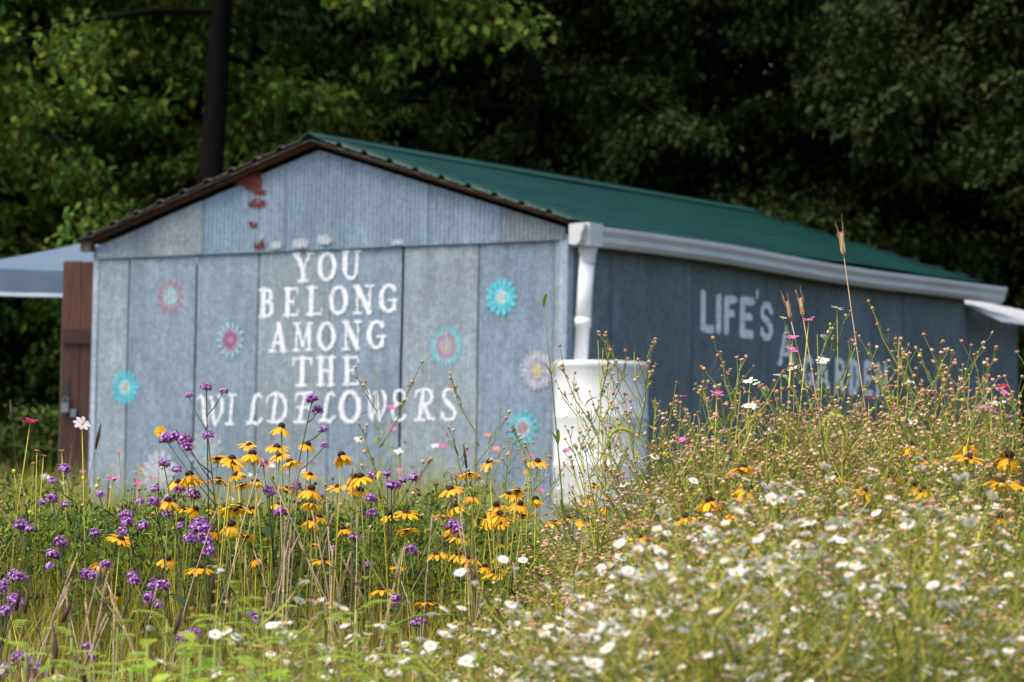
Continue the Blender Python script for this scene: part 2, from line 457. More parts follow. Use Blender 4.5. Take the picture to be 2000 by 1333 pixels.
def roof_point(sgn, s, h, y):
    x = X_MID + sgn * (s * math.cos(SLOPE) + h * math.sin(SLOPE))
    z = Z_PEAK + 0.075 - s * math.sin(SLOPE) + h * math.cos(SLOPE)
    return (x, y, z)
LS = W / 2 / math.cos(SLOPE) + 0.12
def roof_panel(sgn, s0, s1, y0, y1, mat, lift):
    pr = roof_profile(s0, s1); n = len(pr); ny = 12
    vs, fs = [], []
    for lev in (0, -0.004):
        for j in range(ny + 1):
            y = y0 + (y1 - y0) * j / ny
            sag = -0.012 * math.sin(math.pi * (y - 0.3) / L) - (0.004 * math.sin(y * 2.3) )
            for s, h in pr: vs.append(roof_point(sgn, s, h + lift + lev + sag, y))
    m = n * (ny + 1)
    for j in range(ny):
        for i in range(n - 1):
            a = j * n + i
            f = (a, a + 1, a + n + 1, a + n); fs.append(f if sgn > 0 else f[::-1])
            f2 = tuple(q + m for q in f); fs.append(f2[::-1] if sgn > 0 else f2)
    for i in range(n - 1):
        fs.append((i, i + m, i + 1 + m, i + 1)); e = ny * n
        fs.append((e + i, e + i + 1, e + i + 1 + m, e + i + m))
    return link('roof_panel', np_mesh('roof_panel', vs, fs, [mat]), shed)
for sgn, mat in ((1, M['roof_green']), (-1, M['roof_grey'])):
    cuts = [0.01, 0.95, 1.80, LS]
    for i in range(3):
        roof_panel(sgn, cuts[i] - (0.06 if i else 0), cuts[i + 1], -OVER_F, L + OVER_B, mat, 0.006 * (2 - i))
mb = MB()
rc = [roof_point(-1, 0.06, 0.035, 0), (X_MID, 0, Z_PEAK + 0.125), roof_point(1, 0.10, 0.03, 0)]
vs = [(p[0], y, p[2]) for y in (-OVER_F - 0.01, L + OVER_B + 0.01) for p in rc] + [(p[0], y, p[2] - 0.012) for y in (-OVER_F - 0.01, L + OVER_B + 0.01) for p in rc]
mb.add(vs, [(0, 1, 4, 3), (1, 2, 5, 4), (6, 9, 10, 7), (7, 10, 11, 8), (0, 6, 7, 1), (1, 7, 8, 2), (3, 4, 10, 9), (4, 5, 11, 10), (0, 3, 9, 6), (2, 8, 11, 5)], M['roof_green'])
mb.build('ridge_cap', shed, smooth_=False)
for sgn in (-1, 1):                                   # barge boards and rafters under the rake
    for (y0, y1, h0, h1, mat, nm) in ((-OVER_F + 0.02, -OVER_F + 0.045, -0.016, -0.006, M['wood_trim'], 'barge_board'), (-0.085, -0.04, -0.042, -0.01, M['rust_wood'], 'rafter')):
        mb = MB(); vs = []
        for s in (0.0, LS - 0.06):
            for y in (y0, y1):
                for h in (h0, h1): vs.append(roof_point(sgn, s, h, y))
        mb.add(vs, [(0, 1, 3, 2), (4, 6, 7, 5), (0, 4, 5, 1), (2, 3, 7, 6), (0, 2, 6, 4), (1, 5, 7, 3)], mat)
        mb.build(nm, shed, smooth_=False)
mb = MB(); px_, pz = roof_point(-1, LS - 0.06, 0, 0)[0], roof_point(-1, LS - 0.06, 0, 0)[2]
mb.box((-W - 0.09, -0.10, pz - 0.10), (-W + 0.02, -0.03, pz - 0.01), M['wood_trim']); mb.build('eave_beam', shed, smooth_=False)
# soffit along the right eave
mb = MB(); mb.box((0.014, 0.0, Z_EAVE - 0.085), (0.10, L, Z_EAVE - 0.02), M['wood_trim']); mb.build('eave_board', shed, smooth_=False)

# ---- gutter
GX = 0.105
gz = on_side(1170, 482, 0.18)[1]
prof = [(0, 0.15), (0, 0.0), (0.075, 0.0), (0.105, 0.035), (0.105, 0.075), (0.13, 0.115), (0.13, 0.15), (0.122, 0.15), (0.122, 0.118), (0.097, 0.078), (0.097, 0.04), (0.07, 0.008), (0.008, 0.008), (0.008, 0.15)]
mb = MB(); vs, fs = [], []; n = len(prof); Y0G, Y1G = -0.14, L + 0.42; ny = 16
for j in range(ny + 1):
    y = Y0G + (Y1G - Y0G) * j / ny
    dz = 0.010 * math.sin(y * 0.9) - 0.018 * max(0, math.sin(math.pi * (y - 2.2) / 3.4)) * (2.2 < y < 5.6)
    for a, b in prof: vs.append((GX + a, y, gz + b + dz))
for j in range(ny):
    for i in range(n):
        q = (i + 1) % n
        fs.append((j * n + i, j * n + q, (j + 1) * n + q, (j + 1) * n + i))
mb.add(vs, fs, M['gutter'])
gutter = mb.build('gutter', shed, smooth_=False)
for y in (Y0G - 0.004, Y1G):
    mb = MB(); pr = [(0, 0.153), (0, -0.003), (0.078, -0.003), (0.108, 0.035), (0.108, 0.075), (0.134, 0.115), (0.134, 0.153)]
    k = len(pr); vs = [(GX + a - 0.002, y, gz + b) for a, b in pr] + [(GX + a - 0.002, y + 0.006, gz + b) for a, b in pr]
    mb.add(vs, [tuple(range(k))[::-1], tuple(range(k, 2 * k))] + [(i, (i + 1) % k, k + (i + 1) % k, k + i) for i in range(k)], M['gutter'])
    mb.build('end_cap', gutter, smooth_=False)
mb = MB(); mb.box((GX - 0.006, -0.075, gz - 0.012), (GX + 0.142, 0.115, gz + 0.165), M['gutter']); mb.lathe([(0.066, -0.011), (0.074, -0.03), (0.066, -0.065), (0.061, -0.08), (0.060, -0.14)], M['gutter'], 18, (GX + 0.06, 0.03, gz)); mb.build('outlet', gutter, smooth_=False)
b0 = Vector((GX + 0.055, 0.03, gz - 0.08)); b1 = Vector((0.125, 0.0, 1.30))
mb = MB(); mb.tube([b0, b0 + (b1 - b0) * 0.55, b0 + (b1 - b0) * 0.55 + Vector((0, 0, -0.002)), b1], [0.058, 0.058, 0.053, 0.053], M['pvc'], 18); dsp = mb.build('downspout', shed)
mb = MB(); c = b0 + (b1 - b0) * 0.55; mb.tube([c + Vector((0, 0, 0.05)), c - Vector((0, 0, 0.02))], 0.062, M['pvc'], 18); mb.build('coupling', dsp)

# ---- painted lettering: cells laid on the corrugation
def ell(cx, cy, rx, ry, a0, a1, w0, w1, n=26):
    """an arc whose stroke is w1 wide at the sides and w0 at top and bottom"""
    out = []
    for i in range(n + 1):
        a = math.radians(a0 + (a1 - a0) * i / n)
        out.append((cx + rx * math.cos(a), cy + ry * math.sin(a), w0 + (w1 - w0) * abs(math.cos(a))))
    return out
T_, t_, s_ = 0.20, 0.105, 0.085
hz = lambda x0, x1, y, w=s_: [(x0, y, w), (x1, y, w)]
vt = lambda x, y0, y1, w=T_: [(x, y0, w), (x, y1, w)]
G = {
 'Y': [[(.14, .95, T_), (.5, .46, T_)], [(.88, .95, t_), (.5, .46, t_)], vt(.5, .05, .5), hz(0, .34, .965), hz(.7, 1, .965), hz(.24, .76, .035)],
 'O': [ell(.5, .5, .40, .455, 0, 360, t_, T_)],
 'U': [[(.2, .95, T_), (.2, .35, T_)] + ell(.5, .32, .30, .275, 180, 360, t_, .12) + [(.82, .95, .1)], hz(.02, .38, .965), hz(.68, .98, .965)],
 'B': [vt(.26, .05, .95), [(.26, .955, s_), (.5, .955, s_)] + ell(.5, .745, .24, .21, 90, -90, t_, .14) + [(.26, .53, s_)], [(.5, .53, s_)] + ell(.52, .29, .32, .245, 90, -90, t_, .15) + [(.26, .045, s_)], hz(.04, .4, .965), hz(.04, .4, .035)],
 'E': [vt(.26, .05, .95), hz(.04, .88, .96, .08), hz(.04, .92, .04, .08), hz(.26, .66, .51, .08), vt(.88, .78, .96, .07), vt(.92, .04, .24, .07), vt(.66, .4, .62, .06)],
 'L': [vt(.3, .05, .95), hz(.06, .58, .965), hz(.06, .94, .04, .08), vt(.94, .04, .26, .07)],
 'N': [vt(.2, .05, .95, .1), vt(.84, .05, .95, .1), [(.2, .93, T_), (.84, .07, T_)], hz(.0, .3, .965), hz(.02, .4, .035), hz(.64, 1, .965)],
 'G': [ell(.52, .5, .40, .455, 42, 320, t_, T_), vt(.84, .12, .42, .14), hz(.56, 1, .43), vt(.84, .74, .93, .06)],
 'A': [[(.16, .05, t_), (.5, .95, .1)], [(.5, .95, T_), (.83, .05, T_)], hz(.28, .72, .32), hz(0, .34, .035), hz(.62, 1, .035)],
 'M': [vt(.15, .05, .95, .09), vt(.84, .05, .95, .15), [(.17, .93, .14), (.5, .2, .12)], [(.5, .2, t_), (.82, .93, t_)], hz(.0, .3, .965), hz(.72, 1, .965), hz(0, .32, .035), hz(.66, 1, .035)],
 'T': [vt(.5, .05, .95), hz(.04, .96, .955, .08), vt(.05, .74, .95, .07), vt(.95, .74, .95, .07), hz(.26, .74, .035)],
 'H': [vt(.22, .05, .95), vt(.78, .05, .95), hz(.22, .78, .52, .09), hz(.02, .42, .965), hz(.58, .98, .965), hz(.02, .42, .035), hz(.58, .98, .035)],
 # the fancy line
 'w': [[(.02, .86, .06), (.12, .96, .09), (.22, .8, .13), (.26, .3, .13), (.34, .05, .08)], [(.34, .05, .06), (.56, .62, .07), (.50, .93, .08), (.40, .86, .06)], [(.56, .75, .12), (.60, .25, .12), (.68, .04, .08)], [(.68, .04, .06), (.92, .45, .1), (.92, .8, .12), (.78, .96, .07)]],
 'i': [[(.62, .92, .12), (.46, .08, .12)], hz(.3, 1, .955), hz(0, .72, .04)],
 'l': [[(.95, .84, .08), (.80, .95, .09), (.56, .88, .13), (.42, .5, .17), (.30, .10, .13), (.04, .05, .10)], [(.04, .05, .10), (.4, .09, .11), (.72, .04, .12), (.98, .20, .09)]],
 'd': [[(.46, .92, .12), (.34, .10, .13)], [(.02, .62, .06), (.10, .86, .08), (.36, .96, .07)] + ell(.46, .5, .46, .45, 80, -70, t_, .13) + [(.3, .06, .07), (.1, .10, .08)]],
 'f': [[(.62, .9, .12), (.36, .1, .14)], [(.1, .72, .06), (.2, .93, .08), (.6, .94, .08), (.98, .97, .08)], hz(.2, .86, .5, .07), hz(.05, .66, .04), vt(.86, .42, .58, .05)],
 'e': [ell(.52, .74, .34, .22, 40, 270, .07, .12), ell(.52, .28, .44, .25, 90, 330, .07, .13), vt(.84, .70, .86, .08)],
 'r': [[(.42, .9, .12), (.26, .08, .14)], [(.02, .7, .06), (.1, .9, .07), (.4, .96, .07)] + ell(.55, .74, .30, .22, 90, -90, .07, .13) + [(.36, .5, .06)], [(.48, .52, .10), (.72, .10, .14), (.98, .06, .07)], hz(.05, .5, .035)],
 's': [ell(.54, .76, .36, .20, 20, 200, .07, .11) + [(.3, .60, .13), (.66, .42, .14)] + ell(.48, .25, .38, .21, 20, -170, .07, .12), vt(.88, .74, .95, .05), vt(.08, .08, .3, .05)],
 # block stencil on the long side
 '1': [vt(.2, .08, .92, .21), hz(.2, .92, .08, .21)], '2': [vt(.5, .08, .92, .21)], '3': [vt(.2, .08, .92, .21), hz(.2, .92, .92, .21), hz(.2, .78, .55, .18)],
 '4': [vt(.2, .08, .92, .21), hz(.2, .92, .92, .21), hz(.2, .8, .52, .18), hz(.2, .92, .08, .21)], '5': [[(.5, .9, .55), (.4, .3, .35)]],
 '6': [ell(.5, .72, .33, .20, 10, 225, .18, .18) + [(.5, .51, .21)] + ell(.5, .28, .34, .20, 60, -170, .18, .18)],
 '7': [[(.08, .04, .18), (.5, .95, .18), (.92, .04, .18)], hz(.25, .75, .30, .11)], '8': [ell(.52, .5, .36, .42, 45, 330, .18, .21), hz(.55, .88, .42, .12), vt(.85, .18, .42, .12)],
 '9': [vt(.2, .06, .92, .21), [(.2, .92, .18), (.5, .92, .18)] + ell(.5, .73, .32, .19, 90, -90, .18, .18) + [(.2, .53, .12)], [(.45, .5, .18), (.85, .06, .21)]],
 '0': [vt(.2, .06, .94, .21), [(.2, .93, .18)] + ell(.42, .5, .42, .43, 90, -90, .18, .21) + [(.2, .07, .18)]],
 'n': [vt(.15, .05, .95, .18), vt(.85, .05, .95, .18), [(.15, .95, .18), (.85, .05, .18)]],
}
CELL = 0.0065
def cells(x0, x1, z0, z1, pick):
    nx, nz = max(1, int(round((x1 - x0) / CELL))), max(1, int(round((z1 - z0) / CELL)))
    gx = x0 + (np.arange(nx) + 0.5) * (x1 - x0) / nx; gzz = z0 + (np.arange(nz) + 0.5) * (z1 - z0) / nz
    X, Z = np.meshgrid(gx, gzz, indexing='ij')
    return X, Z, pick(X, Z), (x1 - x0) / nx, (z1 - z0) / nz
def paint(name, regions, mats, place, lift, label=None, amp=0.6):
    """regions: list of (X, Z, index grid, dx, dz); index < 0 is bare metal"""
    V, Fc, MI = [], [], []
    for X, Z, K, dx, dz in regions:
        ii = np.argwhere(K >= 0)
        for i, j in ii:
            b = len(V); x, z = X[i, j], Z[i, j]
            for ax, az in ((-.5, -.5), (.5, -.5), (.5, .5), (-.5, .5)):
                xx = x + ax * dx; V.append(place(xx, corr(xx) * amp + lift + 0.004 * math.sin(xx * 5 + (z + az * dz) * 3), z + az * dz))
            Fc.append((b, b + 1, b + 2, b + 3)); MI.append(K[i, j])
    me = np_mesh(name, V, Fc, mats, MI, smooth_=False)
    return link(name, me, shed, label=label)
def glyph_region(ch, x0, x1, z0, z1):
    h, wd = z1 - z0, x1 - x0
    def pick(X, Z):
        u, v = X - x0, Z - z0
        best = np.full(X.shape, 9.0)
        for st in G[ch]:
            for (ax, ay, aw), (bx, by, bw) in zip(st[:-1], st[1:]):
                ax_, bx_, ay_, by_ = ax * wd, bx * wd, ay * h, by * h
                dx, dy = bx_ - ax_, by_ - ay_; l2 = dx * dx + dy * dy + 1e-9
                t = np.clip(((u - ax_) * dx + (v - ay_) * dy) / l2, 0, 1)
                d = np.hypot(u - ax_ - t * dx, v - ay_ - t * dy) - 0.5 * h * (aw + (bw - aw) * t)
                best = np.minimum(best, d)
        wear = 0.004 * np.sin(X * 190 + 2 * np.sin(Z * 70)) * np.sin(Z * 150) + RNG.normal(0, 0.0012, X.shape)
        k = np.where(best + wear < 0.0, 0, -1)
        k[(RNG.random(X.shape) < 0.07)] = -1
        return k
    m = 0.02
    return cells(x0 - m, x1 + m, z0 - m, z1 + m, pick)
def word(letters, is_front, lift, label, mat):
    regs = []
    for ch, u0, u1, v0, v1 in letters:
        um, vm = (u0 + u1) / 2, (v0 + v1) / 2
        f = on_front if is_front else on_side
        regs.append(glyph_region(ch, f(u0, vm)[0], f(u1, vm)[0], f(um, v1)[1], f(um, v0)[1]))
    return paint('painted_word', regs, [mat], front if is_front else side, lift, label, 0.6 if is_front else 0.7)
WORDS = [
 ('YOU', [('Y', 574, 611, 494, 551), ('O', 623, 658, 493, 549), ('U', 669, 705, 490, 547)]),
 ('BELONG', [('B', 507, 537, 564, 620), ('E', 554, 585, 562, 618), ('L', 599, 631, 560, 616), ('O', 645, 681, 559, 615), ('N', 692, 729, 557, 614), ('G', 741, 777, 555, 611)]),
 ('AMONG', [('A', 528, 561, 632, 688), ('M', 574, 610, 630, 686), ('O', 621, 656, 629, 685), ('N', 670, 706, 627, 684), ('G', 718, 754, 626, 682)]),
 ('THE', [('T', 572, 609, 698, 755), ('H', 619, 655, 697, 754), ('E', 670, 704, 696, 753)]),
 ('WILDFLOWERS', [('w', 386, 438, 770, 834), ('i', 442, 461, 769, 831), ('l', 482, 513, 767, 831), ('d', 521, 563, 766, 829), ('f', 574, 610, 765, 827), ('l', 624, 654, 764, 826), ('O', 662, 706, 763, 827), ('w', 713, 757, 761, 825), ('e', 766, 796, 760, 823), ('r', 811, 850, 758, 823), ('s', 861, 894, 757, 823)]),
]
for wd, ls in WORDS:
    word(ls, True, 0.0064, 'white painted word ' + wd + ' on the front wall', M['paint_white'])
word([('1', 1367, 1392, 569, 649), ('2', 1397, 1409, 575, 652), ('3', 1414, 1435, 579, 654), ('4', 1443, 1469, 582, 659), ('5', 1472, 1481, 570, 588), ('6', 1482, 1508, 590, 666)], False, 0.0075, "white painted word LIFE'S on the long side wall", M['paint_side'])
word([('7', 1519, 1549, 640, 714)], False, 0.0075, 'white painted letter A on the long side wall', M['paint_side'])
word([('8', 1566, 1588, 694, 759), ('7', 1592, 1619, 697, 763), ('9', 1627, 1648, 700, 767), ('0', 1656, 1677, 703, 771), ('4', 1685, 1703, 707, 774), ('n', 1710, 1732, 710, 778)], False, 0.0075, 'white painted word GARDEN on the long side wall', M['paint_side'])

def rosette(px, py, ry, n, layers, keep=0.85, label=None):
    """stencilled flower: layers = [(outer fraction, paint, scallop)] from the rim inwards"""
    x, z = on_front(px, py); R = abs(on_front(px, py - ry)[1] - z)
    mats = [M['p_' + l[1]] for l in layers]
    def pick(X, Z):
        u, v = X - x, Z - z
        r = np.hypot(u, v) / R; a = np.arctan2(v, u)
        k = np.full(X.shape, -1)
        for i, (fr, _, sc_) in enumerate(layers):
            edge = fr * (1 - sc_ + sc_ * np.cos(a * n + i * 1.3))
            k = np.where(r < edge, i, k)
        hole = (np.cos(a * n) < -0.55) & (r > 0.55) & (r < 0.9)
        k[hole & (RNG.random(X.shape) < 0.45)] = -1
        k[(np.abs(r - 0.5) < 0.03) & (RNG.random(X.shape) < 0.4)] = -1
        k[RNG.random(X.shape) > keep] = -1
        return k
    paint('painted_flower', [cells(x - R, x + R, z - R, z + R, pick)], mats, front, 0.0062, label)
rosette(333, 580, 35, 12, [(1.0, 'red', .16), (.78, 'pinkish', .1), (.55, 'aqua', .12), (.25, 'cream', .1)], .72, 'faded red painted flower with a pale blue centre')
rosette(451, 664, 37, 14, [(1.0, 'aqua', .16), (.74, 'lilac', .08), (.5, 'magenta', .08), (.18, 'pinkish', .1)], .8, 'painted flower with pale aqua petals and magenta centre')
rosette(245, 757, 37, 16, [(1.0, 'cyan', .12), (.45, 'aqua', .1), (.28, 'cream', .1)], .88, 'bright cyan painted flower by the left corner of the shed')
rosette(980, 581, 38, 14, [(1.0, 'cyan', .1), (.42, 'aqua', .1), (.25, 'cream', .1)], .95, 'solid cyan painted flower on the front wall, highest of its side')
rosette(872, 677, 40, 20, [(1.0, 'cyan', .06), (.86, 'aqua', .06), (.70, 'pinkish', .06), (.45, 'lilac', .1), (.2, 'yellow', .1)], .8, 'painted flower with aqua rim and pink centre')
rosette(1050, 724, 41, 22, [(1.0, 'lilac', .05), (.85, 'white', .06), (.55, 'lilac', .08), (.32, 'yellow', .1)], .84, 'pale lilac painted flower beside the barrel')
rosette(1022, 837, 38, 14, [(1.0, 'cyan', .14), (.6, 'aqua', .1), (.4, 'pinkish', .1)], .8, 'cyan painted flower low on the wall beside the barrel')
rosette(312, 925, 46, 14, [(1.0, 'white', .1)], .9, 'white painted flower low on the wall')
rosette(402, 880, 44, 14, [(1.0, 'white', .12), (.3, 'aqua', .1)], .55, 'faint white painted flower low on the wall')
def blotch(rects, paintname, lift, name='paint_patch', label=None, keep=0.9):
    regs = []
    for u0, u1, v0, v1 in rects:
        x0, x1 = on_front(u0, v0)[0], on_front(u1, v0)[0]; z1, z0 = on_front(u0, v0)[1], on_front(u0, v1)[1]
        ph = random.uniform(0, 6)
        def pick(X, Z):
            u, v = (X - x0) / (x1 - x0) * 2 - 1, (Z - z0) / (z1 - z0) * 2 - 1
            e = np.abs(u) ** 2.4 + np.abs(v) ** 2.4 + 0.35 * np.sin(X * 95 + ph) * np.sin(Z * 60 + ph * 2) + 0.25 * np.sin(X * 2 * math.pi / PITCH_C)
            k = np.where(e < (0.95 if paintname != 'rust' else 0.8) + 0.3 * np.sin(X * 140 + Z * 33) * (paintname == 'rust'), 0, -1); k[RNG.random(X.shape) > keep] = -1
            return k
        regs.append(cells(x0, x1, z0, z1, pick))
    paint(name, regs, [M['p_' + paintname]], front, lift, label, 1.25)
blotch([(462, 524, 343, 368), (484, 520, 338, 378), (500, 528, 372, 384), (488, 528, 390, 410), (490, 512, 433, 448), (499, 527, 474, 489), (512, 524, 466, 480)], 'rust', 0.039, label='flaking red paint patches on the gable', keep=0.8)
for r_, nm in (((575, 610, 468, 487), 'above the Y'), ((626, 654, 460, 480), 'above the O'), ((534, 556, 473, 488), 'left of the lettering'), ((768, 796, 470, 480), 'right of the lettering')):
    blotch([r_], 'white', 0.041, label='white paint daub on the seam ' + nm, keep=0.97)
blotch([(306, 380, 452, 478)], 'bloom', 0.039, label='pale bloom on the gable sheet', keep=0.42)

# ---- open plank door at the left corner
dl, dr = on_front(123, 700)[0], -W - 0.02
dz1, dz0 = on_front(155, 512)[1], 0.06
door = link('door', None, shed, Matrix.Translation((-W - 0.035, 0.10, 0)) @ Matrix.Rotation(math.radians(180 + 22), 4, 'Z'))
dw = 0.2
def px_of(lp):
    q = SHED @ Vector(lp) - Vector((0, 0, CAMZ)); y = q.y * CP + q.z * SP; z = -q.y * SP + q.z * CP
    u, v = F * q.x / y, -F * z / y
    return 1000 + u * CR - v * SR
while px_of((-W - 0.035 - dw * math.cos(math.radians(22)), 0.10 - dw * math.sin(math.radians(22)), 1.3)) > 124: dw += 0.005
for i in range(2):
    mb = MB(); a, b = i * dw / 2 + 0.003, (i + 1) * dw / 2 - 0.003
    mb.box((a, 0.0, dz0), (b, 0.035, 1.78), M['door_wood']); mb.build('plank', door, smooth_=False)
    mb = MB(); mb.box((a, 0.0, 1.784), (b, 0.035, dz1 + 0.006 * i), M['door_top']); mb.build('plank', door, smooth_=False)
for z in (1.66, 0.35):
    mb = MB(); mb.box((0.006, 0.036, z), (dw - 0.006, 0.062, z + 0.13), M['door_dark']); mb.build('batten', door, smooth_=False)
mb = MB(); mb.box((dw, -0.002, dz0), (dw + 0.012, 0.037, dz1), M['wood_trim']); mb.build('edge_strip', door, smooth_=False)
mb = MB(); mb.box((dw - 0.075, 0.036, 1.16), (dw - 0.03, 0.044, 1.36), M['black']); hasp = mb.build('hasp', door, smooth_=False)
mb = MB(); mb.box((dw - 0.085, 0.05, 1.07), (dw - 0.02, 0.085, 1.15), M['steel']); mb.tube([(dw - 0.075, 0.067, 1.15), (dw - 0.072, 0.067, 1.19), (dw - 0.052, 0.067, 1.205), (dw - 0.033, 0.067, 1.19), (dw - 0.03, 0.067, 1.15)], 0.006, M['steel'], 6); mb.build('padlock', hasp, smooth_=False)
mb = MB(); mb.box((dw - 0.15, 0.046, 1.03), (dw - 0.10, 0.07, 1.10), M['steel']); mb.build('latch', door, smooth_=False)

# ---- lean-to at the far end, with a white corrugated awning
yA, yB = L + 0.02, on_side(1987, 700, -0.08)[0]
for i in range(2):
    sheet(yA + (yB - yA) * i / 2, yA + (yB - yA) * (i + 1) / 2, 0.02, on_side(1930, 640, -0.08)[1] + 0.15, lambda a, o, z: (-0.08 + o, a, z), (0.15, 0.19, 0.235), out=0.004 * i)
mb = MB(); mb.box((-2.6, yB - 0.05, 0.02), (-0.085, yB, 2.1), M['wood_trim']); mb.build('lean_to_end', shed, smooth_=False)
zA = on_side(1887, 598, 0.0)[1] - 0.02
mb = MB(); vs, fs = [], []; n = 70
ya, yb = L + 0.03, yB + 0.75
for lev in (0, -0.004):
    for i in range(n + 1):
        y = ya + (yb - ya) * i / n; h = 0.012 * math.sin(2 * math.pi * y / 0.076)
        for x, z in ((-2.5, zA + 0.55), (0.02, zA + 0.02), (0.36, zA - 0.13)): vs.append((x, y, z + h + lev))
m = 3 * (n + 1)
for i in range(n):
    for j in range(2):
        a = i * 3 + j
        fs += [(a, a + 1, a + 4, a + 3), tuple(q + m for q in (a + 3, a + 4, a + 1, a))]
    fs.append((i * 3 + 2, i * 3 + 2 + m, i * 3 + 5 + m, i * 3 + 5))
fs.append((0, m, m + 1, 1)); fs.append((1, m + 1, m + 2, 2))
mb.add(vs, fs, M['white_tin']); mb.build('awning', shed, label='white corrugated awning over the far end of the shed')

# ---- rain barrel on blocks
BR, BH = 0.352, 1.12
bz1 = on_side(1175, 708, 0.42)[1]
bt = thing('rain_barrel', 'white plastic rain barrel under the downspout at the shed corner', 'barrel')
bt.matrix_world = SHED @ Matrix.Translation((0.42, -0.14, bz1 - BH))
mb = MB()
pf = [(BR - 0.05, 0.0), (BR - 0.012, 0.015), (BR, 0.05)]
for zc in (0.34, 0.70): pf += [(BR, zc - 0.03), (BR + 0.007, zc - 0.008), (BR + 0.007, zc + 0.008), (BR, zc + 0.03)]
pf += [(BR - 0.002, 0.92), (BR - 0.008, BH - 0.06), (BR - 0.001, BH - 0.05), (BR + 0.004, BH - 0.02), (BR, BH), (BR - 0.02, BH), (BR - 0.03, BH - 0.04), (0.02, BH - 0.05)]
mb.lathe([(0.0, 0.0)] + pf, M['barrel'], 48); mb.build('drum', bt)
mb = MB(); mb.lathe([(0.07, BH - 0.045), (0.075, BH - 0.02), (0.06, BH - 0.005), (0.0, BH)], M['pvc'], 20, (0.12, -0.1, 0)); mb.build('cap', bt)
for i in range(2):
    b = MB(); hh = bz1 - BH
    b.box((-0.42, -0.1, 0), (0.42, 0.1, hh - 0.004), M['block'])
    o = b.build('concrete_block', label='grey concrete block under the white rain barrel', category='block', group='blocks under the rain barrel', smooth_=False)
    o.matrix_world = SHED @ Matrix.Translation((0.46, -0.27 + 0.26 * i, 0.0))

# ================================================================ tent behind the shed
tc_ = at(225, 560, 30.0); zt = at(100, 541, 30.0).z; zv = at(100, 596, 30.0).z; zp = at(265, 440, 30.0).z
tent = thing('pop_up_canopy', 'grey blue pop-up canopy tent standing behind the open door', 'canopy', (tc_.x, tc_.y + 0.4, ground(tc_.x, 30.4)), (0, 0, math.radians(4)))
gz0 = ground(tc_.x, 30.4)
HW = 1.55
mb = MB(); n = 14; vs, fs = [], []
for j in range(n + 1):
    for i in range(n + 1):
        u, v = i / n * 2 - 1, j / n * 2 - 1
        m_ = max(abs(u), abs(v)); e = 1 - m_
        z = zt - gz0 + (zp - zt) * (e ** 1.25) - 0.05 * e * (1 - abs(abs(u) - abs(v)))
        z -= 0.03 * (1 - min(abs(u), abs(v)) ** 2) * (m_ > 0.99)
        vs.append((u * HW, v * HW, z))
for j in range(n):
    for i in range(n):
        a = j * (n + 1) + i; fs.append((a, a + 1, a + n + 2, a + n + 1))
mb.add(vs, fs, M['tent']); mb.build('roof_cloth', tent)
for k in (0, 1, 3):
    mb = MB(); mt = Matrix.Rotation(k * math.pi / 2, 4, 'Z'); vs, fs = [], []
    for i in range(25):
        u = i / 24 * 2 - 1; wv = 0.012 * math.sin(u * 21 + k) + 0.008 * math.sin(u * 47)
        sg = -0.03 * (1 - u * u)
        vs += [(u * HW, -HW - 0.004, zt - gz0 + sg * 1.0), (u * HW, -HW - 0.01 + wv * 0.5, (zt + zv) / 2 - gz0), (u * HW, -HW - 0.012 + wv, zv - gz0 + 0.035), (u * HW, -HW - 0.013 + wv, zv - gz0)]
    mb.add(vs, [(i * 4 + r, i * 4 + 4 + r, i * 4 + 5 + r, i * 4 + 1 + r) for i in range(24) for r in range(2)], M['tent'])
    mb.add([], [], M['tent_edge']); b = mb.mi(M['tent_edge'])
    for i in range(24): mb.f.append((i * 4 + 2, i * 4 + 6, i * 4 + 7, i * 4 + 3)); mb.m.append(b)
    mb.build('valance', tent, mt)
for sx in (-1, 1):
    for sy in (-1, 1):
        mb = MB(); mb.tube([(sx * (HW - 0.06), sy * (HW - 0.06), 0), (sx * (HW - 0.06), sy * (HW - 0.06), zt - gz0 - 0.03)], 0.018, M['steel'], 6); mb.build('leg', tent)

# ================================================================ trees behind the shed
def leaf_cloud(centres, dirs, per, spread, length, width, rng, droop=0.5):
    """many folded kite leaves in sprays round the given twig ends"""
    n = len(centres) * per
    C = np.repeat(centres, per, axis=0); D = np.repeat(dirs, per, axis=0)
    t = rng.random((n, 1)) ** 0.7
    P = C + D * (t - 0.6) * spread * 2.0 + rng.normal(0, 1, (n, 3)) * spread * np.array([0.5, 0.5, 0.28])
    A = D * 0.7 + rng.normal(0, 0.7, (n, 3)); A[:, 2] -= droop; A /= np.linalg.norm(A, axis=1, keepdims=True)
    N = rng.normal(0, 0.55, (n, 3)); N[:, 2] += 1.0
    S = np.cross(A, N); S /= np.linalg.norm(S, axis=1, keepdims=True) + 1e-9
    U = np.cross(S, A)
    ln = length * rng.uniform(0.6, 1.3, (n, 1)); wd = width * rng.uniform(0.7, 1.3, (n, 1))
    v0 = P; v1 = P + A * ln * 0.45 + S * wd * 0.5 + U * wd * 0.15; v2 = P + A * ln - U * ln * 0.12; v3 = P + A * ln * 0.45 - S * wd * 0.5 + U * wd * 0.15
    V = np.stack([v0, v1, v2, v3], 1).reshape(-1, 3)
    b = np.arange(n)[:, None] * 4
    Fc = np.concatenate([b + np.array([[0, 1, 2]]), b + np.array([[0, 2, 3]])], 0)
    return V, Fc
